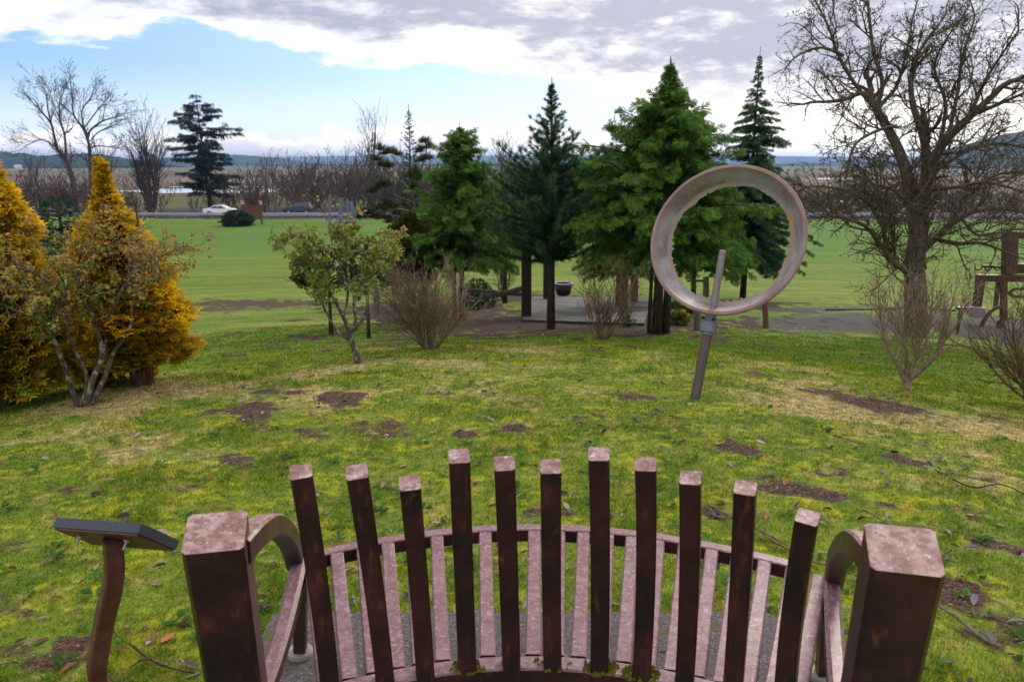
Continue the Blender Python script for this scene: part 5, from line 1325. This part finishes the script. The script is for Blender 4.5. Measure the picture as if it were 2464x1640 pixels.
def grey_frame():
    z8 = lambda x, y: ((460+.1868*x)/1.0458, (440+.1868*y)/1.0458)
    b = gp(*z8(1900, 545)); t = depth_of(b); root = empty('grey_frame', tuple(b), 'blue-grey steel frame of tilted uprights on a flat base behind the small leafy tree', 'sculpture')
    A = lambda x, y, o=0.: at(*z8(x, y), t+o)
    def bar(nm, p, q, w): m = MB(); m.sweep([A(*p), A(*q)], w*.1868/1.0458/FX*t, .3, side=(1, 0, 0) if p[0] == q[0] or abs(p[1]-q[1]) > 60 else (0, 0, 1)); m.build(nm, M['grey_paint'], root)
    bar('base_beam', (1765, 528), (2120, 505), 34); bar('upright', (1925, 500), (1925, 200), 52); bar('upright', (2095, 490), (2060, 235), 45); bar('upright', (2032, 470), (2005, 215), 22); bar('upright', (1785, 510), (1780, 160), 26)
    m = MB(); m.sweep([A(1890, 215), A(1960, 205)], .25, .3, side=(0, 0, 1)); m.build('top_plate', M['grey_paint'], root)
grey_frame()
def car(name, label, xl, xr, Y, flip, body_m, prof, glass, wheels, H, wd=1.8):
    """prof: side outline (x 0..1 from tail to nose, z) ; glass: outline of the side windows"""
    X0 = (xl-1178)/FX*(Y*CP+7.4*SP); X1 = (xr-1178)/FX*(Y*CP+7.4*SP); L = X1-X0; zg = gz1((X0+X1)/2, Y)+.13
    root = empty(name, ((X0+X1)/2, Y, zg), label, 'car', 'cars on the road beyond the field')
    fx = (lambda q: X1-q*L) if flip else (lambda q: X0+q*L)
    def ring_(pr, yo, inset):
        return [(fx(q), Y+yo*(wd/2-inset(z)), zg+z) for q, z in pr]
    ins = lambda z: .0 if z < .82 else (z-.82)*.42
    n = len(prof); m = MB()
    rows = [(-1, 1.0), (-1, .9), (1, .9), (1, 1.0)]
    V = []; 
    for sgn, kk in ((-1, .92), (-1, 1.0), (1, 1.0), (1, .92)):
        cx = .5; pr = [(cx+(q-cx)*(1 if abs(kk-1) < .01 else .985), .25+(z-.25)*1.0) for q, z in prof]
        yo = sgn*(1 if kk < 1 else .86)
        V += [(fx(q), Y+yo*(wd/2-ins(z)) if kk < 1 else Y+sgn*(wd/2-ins(z)-.10), zg+z+(.02 if kk == 1.0 and z > .5 else 0)) for q, z in pr]
    Q = [(k*n+i, k*n+(i+1) % n, (k+1)*n+(i+1) % n, (k+1)*n+i) for k in range(3) for i in range(n)]
    cen = [(fx(.5), Y-(wd/2-.0), zg+.5), (fx(.5), Y+(wd/2-.0), zg+.5)]
    V += cen; c0 = 4*n
    T = [(c0, (i+1) % n, i) for i in range(n)]+[(c0+1, 3*n+i, 3*n+(i+1) % n) for i in range(n)]
    m.add(V, Q, T); m.build('body', body_m, root)
    for sgn in (-1, 1):
        for gk in glass:
            P = [(fx(q), Y+sgn*(wd/2-ins(z)+.012), zg+z) for q, z in gk]; P2 = [(a, b_-sgn*.03, c_) for a, b_, c_ in P]; k = len(P); m = MB()
            c = tuple(np.mean(P, 0)); m.add(P+P2+[c], [(i, (i+1) % k, k+(i+1) % k, k+i) for i in range(k)], [(2*k, i, (i+1) % k) for i in range(k)])
            m.build('window', M['car_glass'], root)
        for q in wheels:
            c = np.array((fx(q), Y+sgn*(wd/2-.10), zg+.33)); m = MB(); m.tube([c-(0, .11, 0), c+(0, .11, 0)], .33, 20); w = m.build('wheel', M['tyre'], root)
            m = MB(); m.tube([c+(0, sgn*.10, 0), c+(0, sgn*.125, 0)], [.21, .19], 14); m.build('rim', M['rim'], w)
        c = np.array((fx(.012), Y+sgn*(wd/2-.22), zg+.80)); m = MB(); m.box(c, (.14, .40, .2), 0, .2); m.build('tail_light', M['lamp_red'], root)
        c = np.array((fx(.985), Y+sgn*(wd/2-.28), zg+.62)); m = MB(); m.box(c, (.12, .36, .13), 0, .2); m.build('headlight', M['rim'], root)
sedan = [(0.0, .45), (.005, .85), (.05, .96), (.17, 1.02), (.29, 1.33), (.36, 1.42), (.50, 1.44), (.58, 1.40), (.72, 1.03), (.88, .90), (.97, .74), (1.0, .5), (.99, .30), (.90, .22), (.1, .24)]
car('car', 'white sedan driving along the road left of the green shrub', 472, 550, 115.0, False, M['car_white'], sedan,
    [[(.22, 1.03), (.31, 1.32), (.43, 1.37), (.43, 1.02)], [(.445, 1.02), (.445, 1.37), (.55, 1.35), (.67, 1.03)]], (.19, .80), 1.45)
suv = [(0.0, .45), (.0, .95), (.03, 1.1), (.08, 1.55), (.13, 1.64), (.40, 1.68), (.56, 1.60), (.70, 1.12), (.90, 1.02), (.98, .85), (1.0, .5), (.98, .32), (.9, .25), (.1, .27)]
car('car', 'dark blue estate car with pale roof driving along the road right of the wooden screen', 655, 720, 118.5, True, M['car_blue'], suv,
    [[(.09, 1.12), (.12, 1.50), (.30, 1.55), (.30, 1.12)], [(.315, 1.12), (.315, 1.55), (.46, 1.55), (.46, 1.12)], [(.475, 1.12), (.475, 1.55), (.55, 1.53), (.66, 1.13)]], (.18, .80), 1.68)
def cottage():
    b = at(43, 392, 1350); root = empty('house', tuple(b), 'tiny white gabled house at the foot of the dark left hill', 'house')
    m = MB(); m.box(b+(0, 0, -1), (9, 8, 14), rad(10)); m.build('wall', M['white_paint'], root)
    m = MB(); m.add([b+(-5.5, -4.5, 6), b+(5.5, -4.5, 6), b+(5.5, 4.5, 6), b+(-5.5, 4.5, 6), b+(-5.5, 0, 9.5), b+(5.5, 0, 9.5)], [(0, 1, 5, 4), (2, 3, 4, 5), (0, 3, 2, 1)], [(0, 4, 3), (1, 2, 5)]); m.build('roof', M['galv'], root)
cottage()

# ------------------------------------------------------------------ far bare trees and the roadside thicket
z1 = lambda x, y: (.2744*x, 143.4+.2744*y)
PF = dict(step=.8, wig=.13, up=.06, taper=.5, bare=[.15, .12, .08], kids=[6, 5, 4], ang=(.3, .85), len=(.4, .7), rk=.6, rmin=.024)
def far_tree(name, label, limbs, t, base_px, P=PF, per=1.1, l0=4.5, maxl=3, mt='twig_far', dens=1., start=.3, group=None, seed=0, rs=1., k=7):
    random.seed(seed); b = at(*base_px, t); b[2] = gz1(b[0], b[1]); root = empty(name, tuple(b), label, 'tree', group)
    segs, tips = [], []; polys = limbs_tree(segs, tips, limbs, t, P, maxl, per=per, l0=l0, dens=dens, start=start)
    p0 = polys[0][0][0]; polys[0] = (np.vstack([[p0[0], p0[1], b[2]-.3], polys[0][0]]), np.concatenate([[polys[0][1][0]], polys[0][1]]))
    build_limbs('trunk', polys, M[mt], root, k); wood('twigs', segs, M[mt], root, rs=rs); return root
Lt = lambda *p: tuple(z1(x, y)+(o,) for x, y, o in p)
far_tree('bare_tree', 'tall bare tree with a forked trunk, left of the twin pair', [
    ((.42, .28), *Lt((650, 1260, 0), (620, 1040, 0), (575, 870, 0), (550, 820, 0))),
    ((.26, .06), *Lt((550, 820, 0), (480, 720, 0), (430, 520, 0), (350, 420, 0), (270, 330, 0))), ((.24, .05), *Lt((550, 820, 0), (552, 720, 0), (540, 600, 1), (505, 480, 1), (500, 340, 1), (540, 240, 1))),
    ((.12, .04), *Lt((480, 720, 0), (360, 650, -1), (260, 680, -1), (180, 730, -1))), ((.12, .04), *Lt((430, 520, 0), (400, 380, 1), (390, 260, 1), (350, 190, 1))),
    ((.10, .04), *Lt((540, 600, 1), (600, 560, 1), (620, 470, 1))), ((.08, .04), *Lt((505, 480, 0), (460, 380, 0), (430, 290, 0)))],
    128, z1(650, 1270), seed=1, group='tall bare trees by the road', per=1.0, l0=4.6, dens=1.2)
far_tree('bare_tree', 'tall bare tree with arching right limbs, right of the twin pair', [
    ((.36, .25), *Lt((775, 1260, 0), (765, 1040, 0), (758, 860, 0), (750, 700, 0))),
    ((.2, .05), *Lt((750, 700, 0), (700, 560, 0), (620, 440, 0), (605, 300, 0), (595, 180, 0))), ((.2, .05), *Lt((750, 690, 0), (740, 600, 0), (830, 510, 0), (930, 470, 0), (1000, 450, 0))),
    ((.15, .05), *Lt((740, 620, 0), (700, 520, 1), (690, 400, 1), (760, 300, 1), (780, 250, 1))), ((.12, .04), *Lt((752, 720, 0), (830, 700, -1), (920, 710, -1), (1000, 690, -1))),
    ((.12, .04), *Lt((760, 660, 0), (820, 590, 1), (920, 540, 1), (1000, 520, 1))), ((.12, .04), *Lt((700, 560, 0), (790, 440, 0), (860, 360, 0), (950, 370, 0))), ((.08, .04), *Lt((750, 780, 0), (690, 760, 0), (650, 800, 0)))],
    128, z1(775, 1270), seed=2, group='tall bare trees by the road', per=1.0, l0=4.4, dens=1.2)
def upright(name, label, x, ybase, ytop, wpx, t, nst, seed, mt='twig_far', group='bare trees along the far side of the road', spread=.7, maxl=3, r0=.10):
    random.seed(seed); b = at(x, ybase, t); b[2] = gz1(b[0], b[1]); root = empty(name, tuple(b), label, 'tree', group); H = h_at(b, ytop); hw = wpx/2/FX*t
    segs, tips = [], []; P = dict(step=.9, wig=.08, up=.07, taper=.5, bare=[.2, .12, .1], kids=[6, 4, 3], ang=(.25, .7), len=(.32, .55), rk=.55, rmin=.026)
    for q in range(nst):
        a = random.uniform(0, 6.283); s = random.random()**.5*spread
        grow(segs, Vector(b)+Vector((math.cos(a)*.4, math.sin(a)*.4, -.2)), Vector((math.cos(a)*s*hw/H*1.6, math.sin(a)*s*hw/H*1.6, 1)), H*random.uniform(.62, .88), r0*random.uniform(.7, 1.3), 0, maxl, P, tips)
    A = np.array(segs); tk = A[:, 6] > .05
    wood('stems', A[tk] if tk.any() else A, M[mt], root, 5); wood('twigs', A[~tk], M[mt], root); return root
upright('bare_tree', 'broad bare many-stemmed tree between the twin pair and the dark fir', 350, 485, 288, 120, 126, 16, 3, r0=.16)
upright('bare_tree', 'tall slender bare birch standing alone above the thicket', 850, 462, 232, 60, 150, 3, 4, r0=.2, spread=.35)
upright('bare_tree', 'small bare tree above the thicket left of the screen', 622, 455, 352, 46, 170, 5, 5)
upright('bare_tree', 'bare tree poking up between the feathery conifer and the pine', 1152, 470, 325, 60, 140, 5, 6)
upright('bare_tree', 'bare small tree beside the right limb of the twin pair', 248, 480, 342, 70, 135, 7, 7)
upright('bare_tree', 'slim bare tree left of the birch', 815, 465, 340, 50, 150, 5, 8)
upright('bare_tree', 'low bare tree at the left edge above the golden cedar', 90, 480, 365, 70, 132, 6, 9)
upright('bare_tree', 'bare tree standing in the scrub left of the small bare tree', 590, 465, 385, 50, 160, 6, 10)
# dark fir
tb = 122; bf = at(484, 470, tb); bf[2] = gz1(bf[0], bf[1]); Hf = h_at(bf, 217)
whorl_tree('fir', 'tall dark fir with uneven flat layered branches beside the road', bf, Hf, 4.9, [(.1, .35), (.25, .7), (.33, 1.0), (.42, .75), (.55, 1.05), (.68, 1.05), (.76, .7), (.85, .55), (.93, .30), (1, .05)], 78, 1.35, e0=.12, droop=.10, colr=((.004, .012, .010), (.009, .028, .022)), tip=(.014, .042, .03),
           h0=.16, lean=-.05, seed=51, per=.42, trunkr=.28, bark='bark_dark', gap=.22, nside=2, raw=.4)
def thicket():
    random.seed(77); protos = []
    P = dict(step=1.3, wig=.12, up=.06, taper=.5, bare=[.15, .1], kids=[4.5, 2.6], ang=(.25, .8), len=(.35, .6), rk=.6, rmin=.055)
    for q in range(6):
        segs, tips = [], []
        for k in range(6):
            a = random.uniform(0, 6.283); s = random.random()**.5*.9
            grow(segs, Vector((math.cos(a)*.5, math.sin(a)*.5, -.2)), Vector((math.cos(a)*s, math.sin(a)*s, 1)), random.uniform(3.2, 5.0), .06, 0, 2, P, tips)
        protos.append(np.array(segs))
    out = []
    def put(x, y, s):
        A = protos[random.randrange(6)].copy(); a = random.uniform(0, 6.283); R_ = np.array([[math.cos(a), -math.sin(a), 0], [math.sin(a), math.cos(a), 0], [0, 0, 1]])
        o = np.array((x, y, gz1(x, y)))
        A[:, :3] = A[:, :3]@R_.T*s+o; A[:, 3:6] = A[:, 3:6]@R_.T*s+o; A[:, 6:] *= s**.5; out.append(A)
    n = 0
    while n < 340:
        y = 124+random.random()**1.8*70; xp = random.uniform(-60, 2500); x = (xp-1178)/FX*y
        d = float(fbm(x*.03, y*.03, 41))
        if 250 < xp < 660 and y > 128 and random.random() < .82: continue
        if xp > 1850 and y > 150 and random.random() < .5: continue
        s = random.uniform(.45, 1.2)
        if 560 < xp < 1400: s *= 1.35
        if 250 < xp < 660: s *= .7
        if xp > 1800: s *= .75
        put(x, y, s); n += 1
    o = segs_mesh('thicket', np.concatenate(out), M['twig_scrub']); tag(o, 'brown leafless thicket along the far side of the road', 'thicket', kind='stuff')
    o2 = []
    for q in range(90):
        y = random.uniform(230, 900); xp = random.uniform(0, 2356); out = []; put((xp-1178)/FX*y, y, random.uniform(.35, .8)); o2.append(out[0][::2])
    A = np.concatenate(o2); A[:, 6:] *= 2.2
    tag(segs_mesh('marsh_scrub', A, M['twig_scrub']), 'scattered low scrub in the marsh', 'scrub', kind='stuff')
thicket()

# ------------------------------------------------------------------ fallen sticks and mushrooms
def stick(label, pts, r0, r1, mt='twig_tan', side=()):
    P = [gp(*p)+(0, 0, .012+.02*random.random()) for p in pts]; m = MB(); m.tube(spline(P, 14), np.linspace(r0, r1, 14), 6)
    for (a, b_) in side: q = gp(*a)+(0, 0, .02); w = gp(*b_)+(0, 0, .03); m.tube([q, (q+w)/2+(0, 0, .01), w], [r1*1.3, r1, r1*.6], 5)
    tag(m.build('fallen_twig', M[mt]), label, 'twig', 'fallen twigs on the grass')
random.seed(5)
stick('pale fallen twig curving across bare soil between the tenth and eleventh back bars', [(1628, 1172), (1665, 1192), (1700, 1213), (1750, 1236), (1812, 1268)], .007, .004, 'twig_tan', [((1700, 1213), (1760, 1206))])
stick('thin fallen twig running toward the right end post from upper left', [(1985, 1186), (2040, 1212), (2100, 1262), (2165, 1305)], .004, .003, 'twig_tan')
stick('long thin fallen stem with a thick end on the grass at lower right', [(2140, 1398), (2200, 1440), (2260, 1480), (2300, 1505)], .003, .011, 'wood_grey')
stick('short pale broken twig beside the right end post', [(2145, 1302), (2165, 1290), (2186, 1276)], .007, .005, 'twig_tan')
stick('forked pale twig lying behind the rightmost back bar', [(1745, 1245), (1790, 1262), (1870, 1300), (1930, 1322)], .005, .004, 'twig_tan', [((1770, 1250), (1850, 1312)), ((1760, 1245), (1735, 1222))])
stick('thin fallen twig on the grass between the lectern and the left end post', [(300, 1500), (350, 1530), (400, 1555), (450, 1560)], .004, .003, 'wood_dark', [((350, 1530), (300, 1560))])
stick('bent silvery twig just below the corner of the black panel', [(386, 1268), (395, 1277), (425, 1274)], .005, .004, 'wood_grey')
stick('dark fallen twig on mossy grass at the upper right', [(2190, 1115), (2240, 1128), (2300, 1120), (2356, 1150)], .005, .003, 'wood_dark')
for k, (x, y, lab) in enumerate([(898, 966, 'small orange-pink mushroom cap further up the slope'), (889, 1009, 'small orange-pink mushroom cap in the nearer bare patch'), (1586, 935, 'small tan mushroom near the foot of the ring pole')]):
    b = gp(x, y); root = empty('mushroom', tuple(b), lab, 'mushroom', 'little mushrooms in the grass')
    MB().tube([b+(0, 0, -.01), b+(0, 0, .018)], .005, 8).build('stem', M['white_paint'], root)
    MB().tube([b+(0, 0, .015), b+(0, 0, .018), b+(0, 0, .024), b+(0, 0, .028)], [.012, .017, .013, .004], 12).build('cap', simple('mushroom_cap', (.42, .16, .10) if k < 2 else (.45, .28, .16)), root)

for o_ in bpy.data.objects:
    if o_.parent and o_.name.split('.')[0] in ('twigs', 'branches', 'leaves', 'buds', 'needle_tufts'): o_['kind'] = 'stuff'
print('TRIS', sum(len(m.loops)-2*len(m.polygons) for m in bpy.data.meshes))
